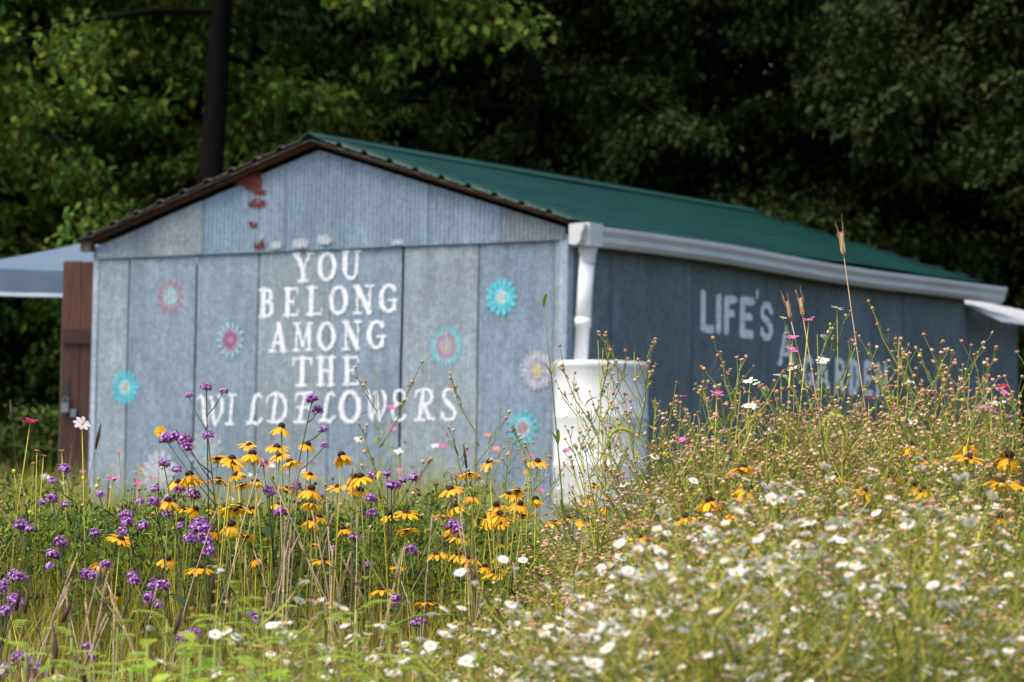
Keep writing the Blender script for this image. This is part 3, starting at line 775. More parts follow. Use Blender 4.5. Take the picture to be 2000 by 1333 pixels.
def make_tree(seed, H, reach, low, mat, per=26, n_limb=26, leaf=0.17, spray=0.36, trunk_r=0.2, lean=0.0):
    rng = np.random.default_rng(seed); rr = random.Random(seed)
    tk = MB(); pts, rad = [], []
    for i in range(9):
        t = i / 8; pts.append(Vector((lean * t * H + 0.12 * math.sin(t * 5 + seed), 0.1 * math.sin(t * 4 + seed * 2), t * H * 0.93))); rad.append(trunk_r * (1.25 if i == 0 else 1) * (1 - 0.85 * t))
    tk.tube(pts, rad, M['bark'], 9)
    cs, ds = [], []
    for k in range(n_limb):
        t = low / H + (0.97 - low / H) * (k + rr.random()) / n_limb
        a = k * 2.4 + rr.uniform(-.4, .4); i = min(7, int(t / 0.93 * 8)) if t < 0.93 else 7
        p0 = pts[i].lerp(pts[i + 1], min(1, max(0, t / 0.93 * 8 - i)))
        rl = reach * (0.35 + 0.75 * math.sin(math.pi * min(1, (t * 0.85 + 0.2)))) * rr.uniform(0.75, 1.15)
        up = 0.45 * t + rr.uniform(-0.15, 0.15)
        lp = []
        for j in range(6):
            s = j / 5
            lp.append(p0 + Vector((math.cos(a + 0.3 * s) * rl * s, math.sin(a + 0.3 * s) * rl * s, rl * (up * s - 0.45 * s * s))))
        r0 = max(0.02, trunk_r * 0.32 * (1 - 0.6 * t))
        tk.tube(lp, [r0 * (1 - 0.85 * j / 5) for j in range(6)], M['bark'], 5, cap=False)
        for _ in range(int(4 + rl * 2.7)):
            s = rr.uniform(0.18, 1.03); j = min(4, int(s * 5)); q = lp[j].lerp(lp[j + 1], s * 5 - j)
            off = Vector((rr.gauss(0, 1), rr.gauss(0, 1), rr.gauss(-0.25, 0.6))).normalized() * rr.uniform(0.15, 0.95) * (0.6 + 0.4 * rl / reach)
            e = q + off
            if e.z < low * 0.5: e.z = low * 0.5 + rr.random()
            cs.append(e); ds.append((off.normalized() + Vector((0, 0, -0.45))).normalized())
    V, Fc = leaf_cloud(np.array(cs), np.array(ds), per, spray, leaf, leaf * 0.6, rng)
    return tk.mesh('trunk'), np_mesh('crown', V, Fc, [mat], smooth_=False)
TREES = {
 'oak': make_tree(3, 13.0, 4.2, 1.2, M['tree_a'], 130, 30, 0.125, 0.30),
 'oak2': make_tree(8, 12.0, 4.0, 1.0, M['tree_a'], 130, 28, 0.12, 0.29),
 'maple': make_tree(5, 12.5, 4.0, 1.8, M['tree_b'], 130, 26, 0.12, 0.30, 0.22),
 'bare': make_tree(17, 14.0, 3.8, 5.0, M['tree_b'], 90, 16, 0.13, 0.34, 0.19),
 'dark': make_tree(13, 14.0, 4.6, 0.6, M['tree_c'], 95, 36, 0.18, 0.42),
}
def tree(kind, px, d, rz, scale, label, group=None):
    p = at(px, 900, d)
    t = thing('broadleaf_tree', label, 'tree', (p.x, d, ground(p.x, d) - 0.05), (0, 0, rz), scale, group)
    tk, cr = TREES[kind]
    link('trunk', tk, t); link('crown', cr, t)
tree('maple', 30, 37.0, 0.4, 0.95, 'light green maple with hanging sprays above the canopy tent')
tree('maple', 110, 38.6, 3.6, 1.05, 'light green maple between the tent maple and the bare trunk')
tree('maple', -480, 36.5, 2.2, 1.0, 'light green maple at the edge of the wood beside the tent')
tree('bare', 396, 34.2, 1.0, 1.0, 'tall tree with bare dark trunk behind the left roof slope')
tree('oak', 560, 42.0, 2.0, 1.0, 'olive oak between the bare trunk and the ridge of the roof')
tree('oak', 1010, 38.0, 3.9, 0.98, 'olive green oak with pale leaf clumps behind the ridge of the roof')
tree('oak2', 1400, 40.0, 0.2, 1.05, 'oak with a dark hollow round its trunk behind the green roof')
tree('oak', 1800, 40.5, 5.1, 1.1, 'dark oak behind the far end of the shed')
tree('oak2', 2180, 37.0, 2.7, 1.0, 'oak with brighter hanging branch beyond the white awning')
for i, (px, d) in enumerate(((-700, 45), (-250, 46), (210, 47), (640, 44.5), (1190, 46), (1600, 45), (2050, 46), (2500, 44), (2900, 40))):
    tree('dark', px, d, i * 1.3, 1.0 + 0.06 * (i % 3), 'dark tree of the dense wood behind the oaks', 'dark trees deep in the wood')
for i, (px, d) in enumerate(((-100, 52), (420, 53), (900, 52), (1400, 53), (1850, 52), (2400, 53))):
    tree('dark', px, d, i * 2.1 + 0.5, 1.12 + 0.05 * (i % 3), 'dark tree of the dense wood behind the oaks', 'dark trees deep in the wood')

def make_bush(seed, r, h, mat, n=140, per=30, leaf=0.11):
    rng = np.random.default_rng(seed); rr = random.Random(seed); st = MB(); cs, ds = [], []
    for k in range(n):
        a = rr.uniform(0, 6.283); q = rr.random() ** 0.6; zz = rr.random() ** 0.8
        rad = r * q * (1 - 0.55 * zz ** 2)
        p = Vector((math.cos(a) * rad, math.sin(a) * rad, 0.08 + zz * h * (1 - 0.35 * q * q)))
        cs.append(p); ds.append((Vector((math.cos(a), math.sin(a), 0.5))).normalized())
        if k % 6 == 0: st.tube([(0.1 * math.cos(a), 0.1 * math.sin(a), 0), p * 0.55, p], [0.02, 0.013, 0.005], M['bark'], 4, cap=False)
    V, Fc = leaf_cloud(np.array(cs), np.array(ds), per, 0.2, leaf, leaf * 0.55, rng)
    return st.mesh('stem'), np_mesh('foliage', V, Fc, [mat])
BUSH = [make_bush(1, 1.3, 1.7, M['bush']), make_bush(2, 1.6, 2.6, M['tree_a'])]
for i, (k, px, d, s, lab) in enumerate(((0, 70, 33.0, 0.75, 'low yellow green shrub behind the open shed door'), (1, -160, 35.5, 1.0, 'dark shrub under the edge of the wood beside the low shrub'), (1, 120, 36.5, 1.1, 'dark shrub under the canopy tent'),
                                        (0, -420, 33.5, 0.9, 'yellow green shrub at the far side of the canopy tent'), (1, 2120, 35.0, 1.0, 'dark shrub beyond the lean-to of the shed'), (1, 330, 37.5, 1.0, 'dark shrub hidden behind the shed'))):
    p = at(px, 900, d); b = thing('shrub', lab, 'shrub', (p.x, d, ground(p.x, d)), (0, 0, i * 1.7), s)
    link('stem', BUSH[k][0], b); link('foliage', BUSH[k][1], b)

# ================================================================ the meadow
R_ = random.Random(21)
def plant_base(head, lean=0.06):
    x, y = head.x + R_.uniform(-lean, lean), head.y + R_.uniform(-lean, lean)
    return Vector((x, y, ground(x, y) - 0.01))
def curve(p0, p1, n=6, bow=0.05):
    """a stalk from p0 up to p1, leaving p0 upright"""
    side = Vector((R_.uniform(-1, 1), R_.uniform(-1, 1), 0)) * bow * (p1 - p0).length * 0.4
    out = []
    for i in range(n):
        t = i / (n - 1)
        out.append(p0.lerp(p1, t) + side * math.sin(math.pi * t) + Vector(((p1.x - p0.x) * (t * t - t), (p1.y - p0.y) * (t * t - t), 0)) * 0.6)
    return out

# ---------------- black-eyed Susans
def petal_mesh(seed, mat, base, length=0.029, width=0.0112, bend=0.8, flat=0.0):
    rr = random.Random(seed); mb = MB()
    pf = lambda t: [0.45, 0.85, 1.0, 0.9, 0.38][int(round(t * 4))]
    mb.blade((0.0055, 0, 0), (1, rr.uniform(-.12, .12), flat), (0, 0, 1), length * rr.uniform(0.9, 1.1), width * rr.uniform(0.9, 1.1), mat, bend + rr.uniform(-.2, .25), 4, pf, -0.18)
    mb.mi(base); k = mb.mats.index(base); mb.m[0] = k; mb.m[1] = k
    return mb.mesh('petal')
SUS_P = [petal_mesh(i, M['gold'], M['orange']) for i in range(5)]
mb = MB(); mb.lathe([(0.0, 0.0088), (0.004, 0.0083), (0.0075, 0.006), (0.0092, 0.0022), (0.0085, -0.001), (0.005, -0.003)], M['cone'], 10)
for k in range(14):
    a = k * 2.4; z = 0.0085 - k * 0.00038; r = 0.002 + k * 0.00052; mb.ball((r * math.cos(a), r * math.sin(a), z), 0.0014, M['cone'], 4, 3)
CONE = mb.mesh('flower_head')
mb = MB()
for k in range(9):
    a = k * 0.698; mb.blade((0.002 * math.cos(a), 0.002 * math.sin(a), -0.003), (math.cos(a), math.sin(a), -0.15), (0, 0, 1), 0.013, 0.004, M['stem'], 0.9, 2)
mb.tube([(0, 0, -0.010), (0, 0, -0.002)], [0.0022, 0.005], M['stem'], 6); SEPAL = mb.mesh('sepals')
def ovate(t): return [0.25, 0.8, 1.0, 0.78, 0.06][int(round(t * 4))]
def leaf_mesh(mat, length, width, bend, fold=0.25, prof=ovate):
    mb = MB(); mb.blade((0, 0, 0), (1, 0, 0.55), (0, 0, 1), length, width, mat, bend, 4, prof, fold); return mb.mesh('leaf')
SUS_L = [leaf_mesh(M['leaf_dark'], 0.11, 0.034, 1.0), leaf_mesh(M['leaf'], 0.09, 0.028, 0.8), leaf_mesh(M['leaf_dark'], 0.13, 0.042, 1.2)]
def susan(px, py, d, label, group, n_leaf=5, sc_=1.0):
    head = at(px, py, d); base = plant_base(head, 0.07)
    t = thing('black_eyed_susan', label, 'flower', base, group=group)
    pts = [p - base for p in curve(base, head, 6)]
    mb = MB(); mb.tube(pts, [0.0026, 0.0024, 0.0022, 0.002, 0.0018, 0.0016], M['stem_pale'] if R_.random() < 0.5 else M['stem'], 5); mb.build('stem', t)
    ax = (pts[-1] - pts[-2]).normalized() + Vector((R_.uniform(-.35, .35), R_.uniform(-.45, .25), 0))
    hm = Matrix.Translation(pts[-1]) @ ax.to_track_quat('Z', 'Y').to_matrix().to_4x4() @ Matrix.Scale(sc_ * R_.uniform(0.88, 1.2), 4)
    h = link('flower_head', CONE, t, hm)
    link('sepals', SEPAL, h)
    n = R_.choice((10, 11, 12, 13, 14)); dr = R_.uniform(-0.35, 0.4); gap = R_.randrange(1, 4) if R_.random() < 0.25 else 0
    for k in range(gap, n):
        link('petal', SUS_P[R_.randrange(5)], h, Matrix.Rotation(6.2832 * k / n + R_.uniform(-.1, .1), 4, 'Z') @ Matrix.Rotation(dr + R_.uniform(-.12, .16), 4, 'Y'))
    for k in range(n_leaf):
        s = R_.uniform(0.15, 0.82); i = min(4, int(s * 5)); q = pts[i].lerp(pts[i + 1], s * 5 - i)
        link('leaf', SUS_L[R_.randrange(3)], t, Matrix.Translation(q) @ Matrix.Rotation(R_.uniform(0, 6.28), 4, 'Z') @ Matrix.Scale(R_.uniform(0.6, 1.1) * (1.15 - 0.5 * s), 4))
SUS_LEFT = [(550,833),(487,870),(493,887),(541,874),(546,890),(566,903),(602,868),(667,889),(426,897),(456,906),(453,896),(370,928),(349,943),(427,939),(358,995),(660,952),(608,955),(560,956),(446,993),(468,990),(451,1025),(418,1036),(235,1054),(328,1092),(199,1099),(389,1110),(631,1096),(230,1161),(648,1191),(610,1016),(691,930),(328,978),(610,983),(704,932),(704,958)]
SUS_MID = [(956,903),(1050,901),(914,925),(880,956),(921,968),(1016,984),(1046,976),(952,1018),(976,1024),(1020,1008),(864,1007),(888,989),(794,1036),(760,1006),(794,1002),(896,1050),(890,1028),(852,1082),(968,1120),(1082,1022),(1112,1012),(1144,1018),(1172,1038),(1216,1036),(976,1004),(970,986),(1158,1144),(832,1180),(1040,1162),(778,1108),(746,1152),(1172,1098),(1282,1102),(1138,1206),(1158,1208),(1272,996),(918,1090),(1068,1076)]
SUS_RIGHT = [(1971,890),(1812,894),(1840,897),(1785,868),(1888,868),(1630,931),(1790,947),(1951,942),(1460,955),(1466,1028),(1409,1023),(1794,1025),(1783,1080),(1827,1076),(1571,1056),(1427,1087),(1530,985),(1690,960),(1340,1010),(1900,1010),(1660,1000),(1380,1060),(1740,930),(1250,1050)]
for i, (x, y) in enumerate(SUS_LEFT):
    lab = 'black-eyed Susan standing highest, its head against the painted shed wall' if i == 0 else 'golden black-eyed Susan growing among the purple verbena'
    susan(x, y, R_.uniform(7.6, 8.7), lab, None if i == 0 else 'black-eyed Susans among the verbena')
for i, (x, y) in enumerate(SUS_MID):
    susan(x, y, R_.uniform(7.5, 8.6) if x < 1060 else R_.uniform(8.6, 9.8), 'golden black-eyed Susan in the leafy clump before the rain barrel', 'black-eyed Susans in the middle clump', 7)
for k in range(44):
    x = R_.uniform(340, 1290); susan(x, R_.uniform(945, 1125) - (30 if x < 620 else 0), R_.uniform(7.9, 9.0) if x < 1060 else R_.uniform(8.6, 9.8), 'smaller golden black-eyed Susan low in the flower band before the shed front', 'small black-eyed Susans of the flower band', 4, 0.82)
for k in range(16): SUS_RIGHT.append((R_.uniform(1300, 2000), R_.uniform(885, 1090)))
for i, (x, y) in enumerate(SUS_RIGHT):
    susan(x, y, R_.uniform(6.2, 7.0), 'black-eyed Susan half buried in the white fleabane', 'black-eyed Susans in the fleabane', 4)

# ---------------- tall verbena
def verbena_head(seed, r):
    rr = random.Random(seed); cal, flo = MB(), MB()
    n = int(34 * (r / 0.013) ** 1.3)
    for k in range(n):
        u = (k + 0.5) / n; ph = math.acos(1 - 1.45 * u); a = k * 2.39996
        d = Vector((math.sin(ph) * math.cos(a), math.sin(ph) * math.sin(a), math.cos(ph) * 0.85)); d += Vector((rr.gauss(0, .1), rr.gauss(0, .1), rr.gauss(0, .1))); d.normalize()
        rl = r * rr.uniform(0.78, 1.05)
        cal.tube([d * r * 0.3, d * rl * 0.75, d * rl], [0.0009, 0.0017, 0.0011], M['calyx'], 4)
        if rr.random() < 0.72 and ph < 1.75:
            c = d * (rl + 0.0018); s = d.cross(Vector((0.3, 0.2, 1))).normalized(); q = d.cross(s); m_ = M['violet'] if rr.random() < 0.55 else M['lavender']
            for j in range(5):
                aa = j * 1.2566 + rr.random(); v = s * math.cos(aa) + q * math.sin(aa)
                flo.blade(c, v + d * 0.35, d, 0.0036, 0.0028, m_, 0.5, 1, lambda t: 0.7 + 0.3 * t)
    cal.ball((0, 0, 0.001), r * 0.5, M['calyx'], 7, 5, (1, 1, 0.8))
    return cal.mesh('flower_head'), flo.mesh('florets')
VH = {s: [verbena_head(10 * i + k, r) for k in range(2)] for i, (s, r) in enumerate((('s', 0.0118), ('m', 0.0162), ('l', 0.0205)))}
VL = leaf_mesh(M['stem_dark'], 0.07, 0.011, 0.5, 0.2)
def verbena(heads, d, lean=(0, 0), label=None, group='tall purple verbena on wiry stems'):
    P = [(at(x, y, d + R_.uniform(-.08, .08)), s) for x, y, s in heads]
    low = min(p.z for p, _ in P); c = sum((p for p, _ in P), Vector()) / len(P)
    base = Vector((c.x + lean[0], c.y + lean[1], 0)); base.z = ground(base.x, base.y) - 0.01
    t = thing('tall_verbena', label or 'purple verbena with domed flower clusters on a wiry dark green stem', 'flower', base, group=group)
    P.sort(key=lambda q: -q[0].z)
    top = P[0][0]; main = [p - base for p in curve(base, top, 9, 0.03)]
    mb = MB(); mb.tube(main, [0.0027 - 0.00017 * i for i in range(9)], M['stem_dark'], 4)
    for k, (p, s) in enumerate(P[1:]):
        q = p - base
        zf = q.z - max(0.03, (Vector((q.x, q.y, 0)) - Vector((main[-1].x, main[-1].y, 0))).length * R_.uniform(0.9, 1.4)); zf = min(max(zf, 0.15), main[-1].z - 0.03)
        i = 0
        while i < 7 and main[i + 1].z < zf: i += 1
        f = main[i].lerp(main[i + 1], min(1, max(0, (zf - main[i].z) / max(1e-4, main[i + 1].z - main[i].z))))
        m_ = f.lerp(q, 0.5) + Vector((0, 0, -0.006))
        mb.tube([f, m_, q], [0.0017, 0.0014, 0.0012], M['stem_dark'], 4)
        if R_.random() < 0.6:
            v = (q - f).normalized(); mb.ball(f, 0.0028, M['stem_dark'], 4, 3)
    mb.build('stem', t)
    for p, s in P:
        h, fl = VH[s][R_.randrange(2)]
        ho = link('flower_head', h, t, Matrix.Translation(p - base) @ Euler((R_.uniform(-.3, .3), R_.uniform(-.3, .3), R_.uniform(0, 6))).to_matrix().to_4x4() @ Matrix.Scale(R_.uniform(0.9, 1.1), 4))
        link('florets', fl, ho)
    for k in range(4):
        q = main[2 + k // 2 * 2]; link('leaf', VL, t, Matrix.Translation(q) @ Matrix.Rotation((k % 2) * 3.14 + k, 4, 'Z'))
S_, M_, L_ = 's', 'm', 'l'
verbena([(403,758,M_),(368,774,S_),(437,765,S_)], 7.9, (0.03, 0), 'verbena with three small purple heads in a trident, tallest of its kind', None)
verbena([(610,781,M_),(620,804,M_),(631,841,S_),(634,872,S_)], 7.9, (-0.16, 0.02), 'purple verbena leaning across the lettering with stacked heads', None)
verbena([(324,860,L_),(342,856,L_),(363,862,L_),(366,876,M_),(406,852,M_)], 7.8, (0.14, 0), 'verbena with one broad crowded purple cluster', None)
for hs, d, ln in (
    ([(320,907,M_),(346,919,S_),(351,958,M_)], 7.9, (0.08, 0)), ([(126,918,M_),(103,941,S_)], 8.1, (0.16, 0)), ([(303,957,S_),(274,981,S_),(301,983,M_),(318,985,S_)], 7.8, (0.1, 0)),
    ([(380,969,M_),(374,965,S_),(328,1006,M_),(328,979,S_)], 8.0, (0.06, 0)), ([(246,1010,L_),(248,1022,M_),(279,1030,M_),(239,1041,M_)], 7.7, (0.12, 0)), ([(354,1029,S_),(194,967,S_)], 8.3, (0.05, 0)),
    ([(185,1043,M_)], 7.9, (0.1, 0)), ([(393,1025,L_),(386,1034,L_),(402,1036,M_)], 7.6, (0.04, 0)), ([(396,1054,L_),(404,1062,M_),(370,1054,M_),(408,1080,M_)], 7.5, (0.05, 0)),
    ([(83,983,S_),(102,976,M_),(127,988,S_)], 7.9, (0.1, 0)), ([(45,1030,M_),(38,1028,M_),(58,1036,S_)], 7.6, (0.1, 0)), ([(116,1060,M_),(124,1064,S_),(104,1086,L_),(98,1108,S_)], 7.5, (0.08, 0)),
    ([(28,1127,M_),(44,1131,M_),(36,1130,M_)], 7.2, (-0.08, 0)), ([(26,1172,M_),(36,1180,M_),(12,1196,M_)], 7.0, (-0.1, 0)), ([(168,1124,L_),(184,1127,M_),(207,1106,M_)], 7.5, (0.1, 0)),
    ([(258,1128,M_),(262,1138,M_)], 7.6, (-0.1, 0)), ([(304,1145,L_),(318,1147,M_),(292,1170,M_),(310,1185,S_)], 7.4, (-0.12, 0)), ([(525,959,M_),(532,966,S_),(514,907,M_)], 8.0, (0.05, 0)),
    ([(579,952,M_),(624,969,S_)], 8.1, (-0.05, 0)), ([(549,1004,L_)], 7.7, (0, 0)), ([(366,1244,M_),(358,1250,M_),(380,1240,M_)], 7.0, (0, 0)), ([(491,1201,S_),(500,1212,S_)], 7.2, (0, 0)),
    ([(40,1292,L_),(56,1300,M_),(74,1313,L_),(10,1312,M_)], 6.4, (0, 0)), ([(170,1270,M_),(176,1285,S_)], 6.8, (0, 0)), ([(728,932,M_),(756,928,S_),(786,940,S_),(808,936,M_)], 8.2, (0, 0)),
    ([(764,950,M_),(772,950,M_)], 7.8, (-0.04, 0)), ([(726,976,M_),(726,1006,M_)], 8.0, (0, 0)), ([(886,1030,L_),(894,1036,M_)], 7.4, (-0.35, 0.1)), ([(802,1075,M_),(808,1080,S_)], 7.7, (-0.1, 0)),
    ([(693,1052,M_)], 7.8, (0, 0)), ([(824,1214,M_),(812,1220,M_)], 7.3, (0, 0)), ([(772,1172,M_),(768,1180,M_)], 7.4, (0, 0)), ([(720,1106,S_),(650,1075,S_)], 8.2, (0, 0)), ([(10,1140,S_),(2,1155,M_)], 7.0, (0, 0))):
    verbena(hs, d, ln)

# ---------------- fleabane: white daisies and spent tan heads on branching stems
def ray_ring(seed, r, n, dr):
    rr = random.Random(seed); mb = MB()
    for k in range(n):
        a = 6.2832 * k / n + rr.uniform(-.08, .08)
        mb.blade((0.004 * math.cos(a), 0.004 * math.sin(a), 0), (math.cos(a), math.sin(a), 0.25), (0, 0, 1), (r - 0.004) * rr.uniform(.85, 1.1), 0.0036 * r / 0.0125, M['white'], dr + rr.uniform(-.2, .2), 2, lambda t: [0.6, 1, 0.7][int(round(t * 2))])
    mb.lathe([(0.0045, -0.001), (0.0035, -0.004), (0.001, -0.006)], M['bud'], 6)
    return mb.mesh('flower_head')
RAYS = [ray_ring(1, 0.0125, 26, 0.25), ray_ring(2, 0.0115, 24, 0.7), ray_ring(3, 0.0135, 26, 0.1), ray_ring(4, 0.010, 22, -0.5)]
mb = MB(); mb.ball((0, 0, 0.0008), 0.0046, M['disc'], 8, 5, (1, 1, 0.55)); DISC = mb.mesh('disc')
def fleabane_proto(seed, n_white, n_tan, spread, dry=0.68, big=1.0, nb=13):
    """stem with branches from 55 % up; unit height 1; heads at the branch ends"""
    rr = random.Random(seed); st, hd, lf = MB(), MB(), MB(); ends = []
    top = Vector((rr.uniform(-.05, .05), rr.uniform(-.05, .05), 0.97))
    mid = lambda t: Vector((top.x * t * t, top.y * t * t, t * 0.97))
    st.tube([mid(i / 6) for i in range(7)], [0.0034 - 0.0004 * i for i in range(7)], M['stem_pale'], 4, cap=False)
    for k in range(nb):
        t = 0.50 + 0.48 * k / nb; a = k * 2.4 + rr.uniform(-.5, .5); p = mid(t)
        ln = spread * (1.15 - 0.75 * (t - 0.5) / 0.5) * rr.uniform(0.7, 1.2)
        e = p + Vector((math.cos(a) * ln * 0.62, math.sin(a) * ln * 0.62, ln * 0.9)); m_ = p.lerp(e, 0.5) + Vector((math.cos(a), math.sin(a), 0)) * ln * 0.08
        st.tube([p, m_, e], [0.0019, 0.0015, 0.0009], M['stem_pale'] if rr.random() < .6 else M['stem'], 3, cap=False); ends.append(e)
        lf.blade(p, (math.cos(a), math.sin(a), 0.5), (0, 0, 1), rr.uniform(.03, .06), 0.008, M['leaf'], 0.8, 2)
        for j in range(rr.choice((3, 4, 5, 6))):
            q = p.lerp(e, rr.uniform(0.35, 0.95)); b = a + rr.uniform(-1.4, 1.4); l2 = ln * rr.uniform(.2, .5)
            f = q + Vector((math.cos(b) * l2 * 0.6, math.sin(b) * l2 * 0.6, l2 * rr.uniform(.5, .9)))
            st.tube([q, f], [0.0012, 0.0008], M['stem'], 3, cap=False); ends.append(f)
            if rr.random() < 0.4: lf.blade(q, (math.cos(b), math.sin(b), 0.3), (0, 0, 1), 0.022, 0.005, M['leaf'], 0.7, 2)
    for k in range(34):
        t = rr.uniform(0.05, 0.9); a = rr.uniform(0, 6.28)
        lf.blade(mid(t), (math.cos(a), math.sin(a), 0.7), (0, 0, 1), rr.uniform(.03, .08), rr.uniform(.005, .011), M['leaf'] if rr.random() < .45 else M['leaf_yellow'], 1.2, 3)
    rr.shuffle(ends); ends_w = sorted(ends[:n_white], key=lambda p: -p.z); rest = ends[n_white:n_white + n_tan]
    for p in rest:
        u = rr.random(); r = rr.uniform(.0030, .0054) if dry > .7 else rr.uniform(.0022, .0044)
        m_ = M['tan'] if u < dry * .55 else M['tan_pale'] if u < dry * .88 else M['straw'] if u < dry else M['bud']
        tilt = Vector((rr.gauss(0, .5), rr.gauss(0, .5), 1)).normalized()
        hd.ball(p + tilt * 0.002, r, m_, 5, 4, (1, 1, rr.uniform(.5, .9)))
        if u < dry:
            m2 = M['tan_pale'] if rr.random() < .6 else M['straw']
            for j in range(10):
                a = j * 0.63 + rr.random(); s1 = tilt.cross(Vector((1, 0.2, 0.1))).normalized(); s2 = tilt.cross(s1)
                hd.blade(p + tilt * .002, (s1 * math.cos(a) + s2 * math.sin(a)) + tilt * rr.uniform(.1, 1.2), tilt, rr.uniform(.003, .0085), 0.0024, m2 if j % 3 else m_, 0.3, 1, lambda t: 1 - 0.75 * t)
    whites = []
    for p in ends_w:
        whites.append((RAYS[rr.randrange(4)], Matrix.Translation(p) @ Euler((rr.uniform(-.7, .5), rr.uniform(-.6, .6), rr.uniform(0, 6))).to_matrix().to_4x4() @ Matrix.Scale(rr.uniform(.55, 1.1) * big, 4)))
    return st.mesh('stem'), hd.mesh('seed_heads'), lf.mesh('leaves'), whites
FB = {'tan': [fleabane_proto(s, k, 80, 0.24, 0.9) for s, k in ((31, 0), (32, 1), (33, 0), (34, 1))],
      'mix': [fleabane_proto(s, 8, 56, 0.24, 0.75) for s in (41, 42, 43)],
      'white': [fleabane_proto(s, 20, 40, 0.24, 0.6, 0.92) for s in (51, 52, 53, 54)],
      'airy': [fleabane_proto(s, k, 96, 0.25, 0.92) for s, k in ((71, 0), (72, 1), (73, 0))],
      'sparse': [fleabane_proto(s, 0, 30, 0.18, 0.95, 1.0, 7) for s in (81, 82, 83)],
      'thin': [fleabane_proto(s, 0, 60, 0.22, 0.92) for s in (61, 62)]}
def fleabane(px, py, d, kind, label, group):
    top = at(px, py, d); g = ground(top.x, top.y); h = top.z - g
    if h < 0.25: return
    st, hd, lf, wh = R_.choice(FB[kind])
    t = thing('fleabane', label, 'flower', (top.x, top.y, g - 0.01), (R_.uniform(-.08, .08), R_.uniform(-.08, .08), R_.uniform(0, 6.28)), 1.0, group)
    zs = h
    S = Matrix.Diagonal((1, 1, zs, 1))
    link('stem', st, t, S)
    S2 = Matrix.Diagonal((1, 1, zs, 1))
    link('seed_heads', hd, t, S2, kind='stuff'); link('leaves', lf, t, S2, kind='stuff')
    for me, mt in wh:
        loc, rot, sc_ = mt.decompose()
        h_ = link('flower_head', me, t, Matrix.LocRotScale(Vector((loc.x, loc.y, loc.z * zs)), rot, sc_))
        link('disc', DISC, h_)
def skyline(x):      # top of the fleabane thicket in the photograph
    xs = [880, 1000, 1080, 1200, 1300, 1400, 1500, 1600, 1700, 1800, 1900, 2000, 2200]
    ys = [1130, 1050, 985, 945, 880, 830, 812, 815, 815, 808, 808, 820, 850]
    return float(np.interp(x, xs, ys))
LT, LM, LW = 'fleabane gone to tan seed heads in the thicket before the long shed wall', 'fleabane with a few white daisies among tan seed heads', 'fleabane covered with small white daisies in the front of the thicket'
for k in range(76):
    x = R_.uniform(1090, 2060); fleabane(x, skyline(x) + abs(R_.gauss(0, 75)) - (R_.uniform(0, 90) if R_.random() < 0.22 and (1300 < x < 1530 or x > 1750) else 0), R_.uniform(6.6, 8.2), 'tan', LT, 'tan fleabane of the thicket')
for k in range(64):
    x = R_.uniform(1060, 2060); fleabane(x, skyline(x) + R_.uniform(70, 230), R_.uniform(5.4, 6.8), 'mix', LM, 'mixed fleabane of the thicket')
for k in range(85):
    x = R_.uniform(1000, 2060); y = max(skyline(x) + 180, 940) + R_.uniform(0, 230)
    fleabane(x, y, R_.uniform(4.2, 5.5), 'white', LW, 'white fleabane in the front of the thicket')
for x, y in ((560, 1190), (585, 1170), (730, 1240), (620, 1240), (800, 1235), (870, 1215), (690, 1290), (480, 1110), (960, 1180), (1000, 1150), (540, 1265), (760, 1270), (1090, 1120), (900, 1260), (40, 1310)):
    fleabane(x, y, R_.uniform(4.9, 5.8), 'white', 'small white daisies rising through the green leaves below the black-eyed Susans', 'white daisies below the black-eyed Susans')
for k in range(36):
    x = R_.uniform(1285, 2010); fleabane(x, skyline(x) - R_.uniform(-10, 130) * (0.05 if 1530 < x < 1750 else 1.0), R_.uniform(6.4, 7.8), 'airy', 'airy tan fleabane rising above the thicket before the shed wall', 'airy tan fleabane above the thicket')
# the rest of the thicket, past what can be told apart
def tri_arrays(me):
    me.calc_loop_triangles(); n = len(me.vertices)
    v = np.empty(n * 3, np.float32); me.vertices.foreach_get('co', v)
    k = len(me.loop_triangles); f = np.empty(k * 3, np.int32); me.loop_triangles.foreach_get('vertices', f)
    pi = np.empty(k, np.int32); me.loop_triangles.foreach_get('polygon_index', pi)
    mi = np.empty(len(me.polygons), np.int32); me.polygons.foreach_get('material_index', mi)
    return v.reshape(-1, 3), f.reshape(-1, 3), mi[pi], [m for m in me.materials]
def thicket(name, label, spots):
    cache, mats, V, Fc, MI, off = {}, [], [], [], [], 0
    for (px, py, d, kind) in spots:
        top = at(px, py, d); g = ground(top.x, d); h = top.z - g
        if h < 0.2: continue
        k = R_.randrange(len(FB[kind]))
        if (kind, k) not in cache:
            st, hd, lf, wh = FB[kind][k]
            cache[kind, k] = [(tri_arrays(m), None) for m in (st, hd, lf)] + [(tri_arrays(m), mt) for m, mt in wh] + [(tri_arrays(DISC), mt) for m, mt in wh]
        a = R_.uniform(0, 6.28); c, s = math.cos(a), math.sin(a); Rm = np.array([[c, -s, 0], [s, c, 0], [0, 0, 1]])
        for (v, f, mi, ms), mt in cache[kind, k]:
            if mt is None: q = v * np.array([1, 1, h])
            else:
                m4 = np.array(mt); q = v @ m4[:3, :3].T + m4[:3, 3] * np.array([1, 1, h])
            V.append(q @ Rm.T + np.array([top.x, top.y, g])); Fc.append(f + off); off += len(v)
            for m in ms:
                if m not in mats: mats.append(m)
            MI.append(np.array([mats.index(m) for m in ms], dtype=np.int32)[mi] if len(ms) else mi)
    link(name, np_mesh(name, np.concatenate(V), np.concatenate(Fc), mats, np.concatenate(MI)), kind='stuff', label=label, category='wildflowers')
sp = []
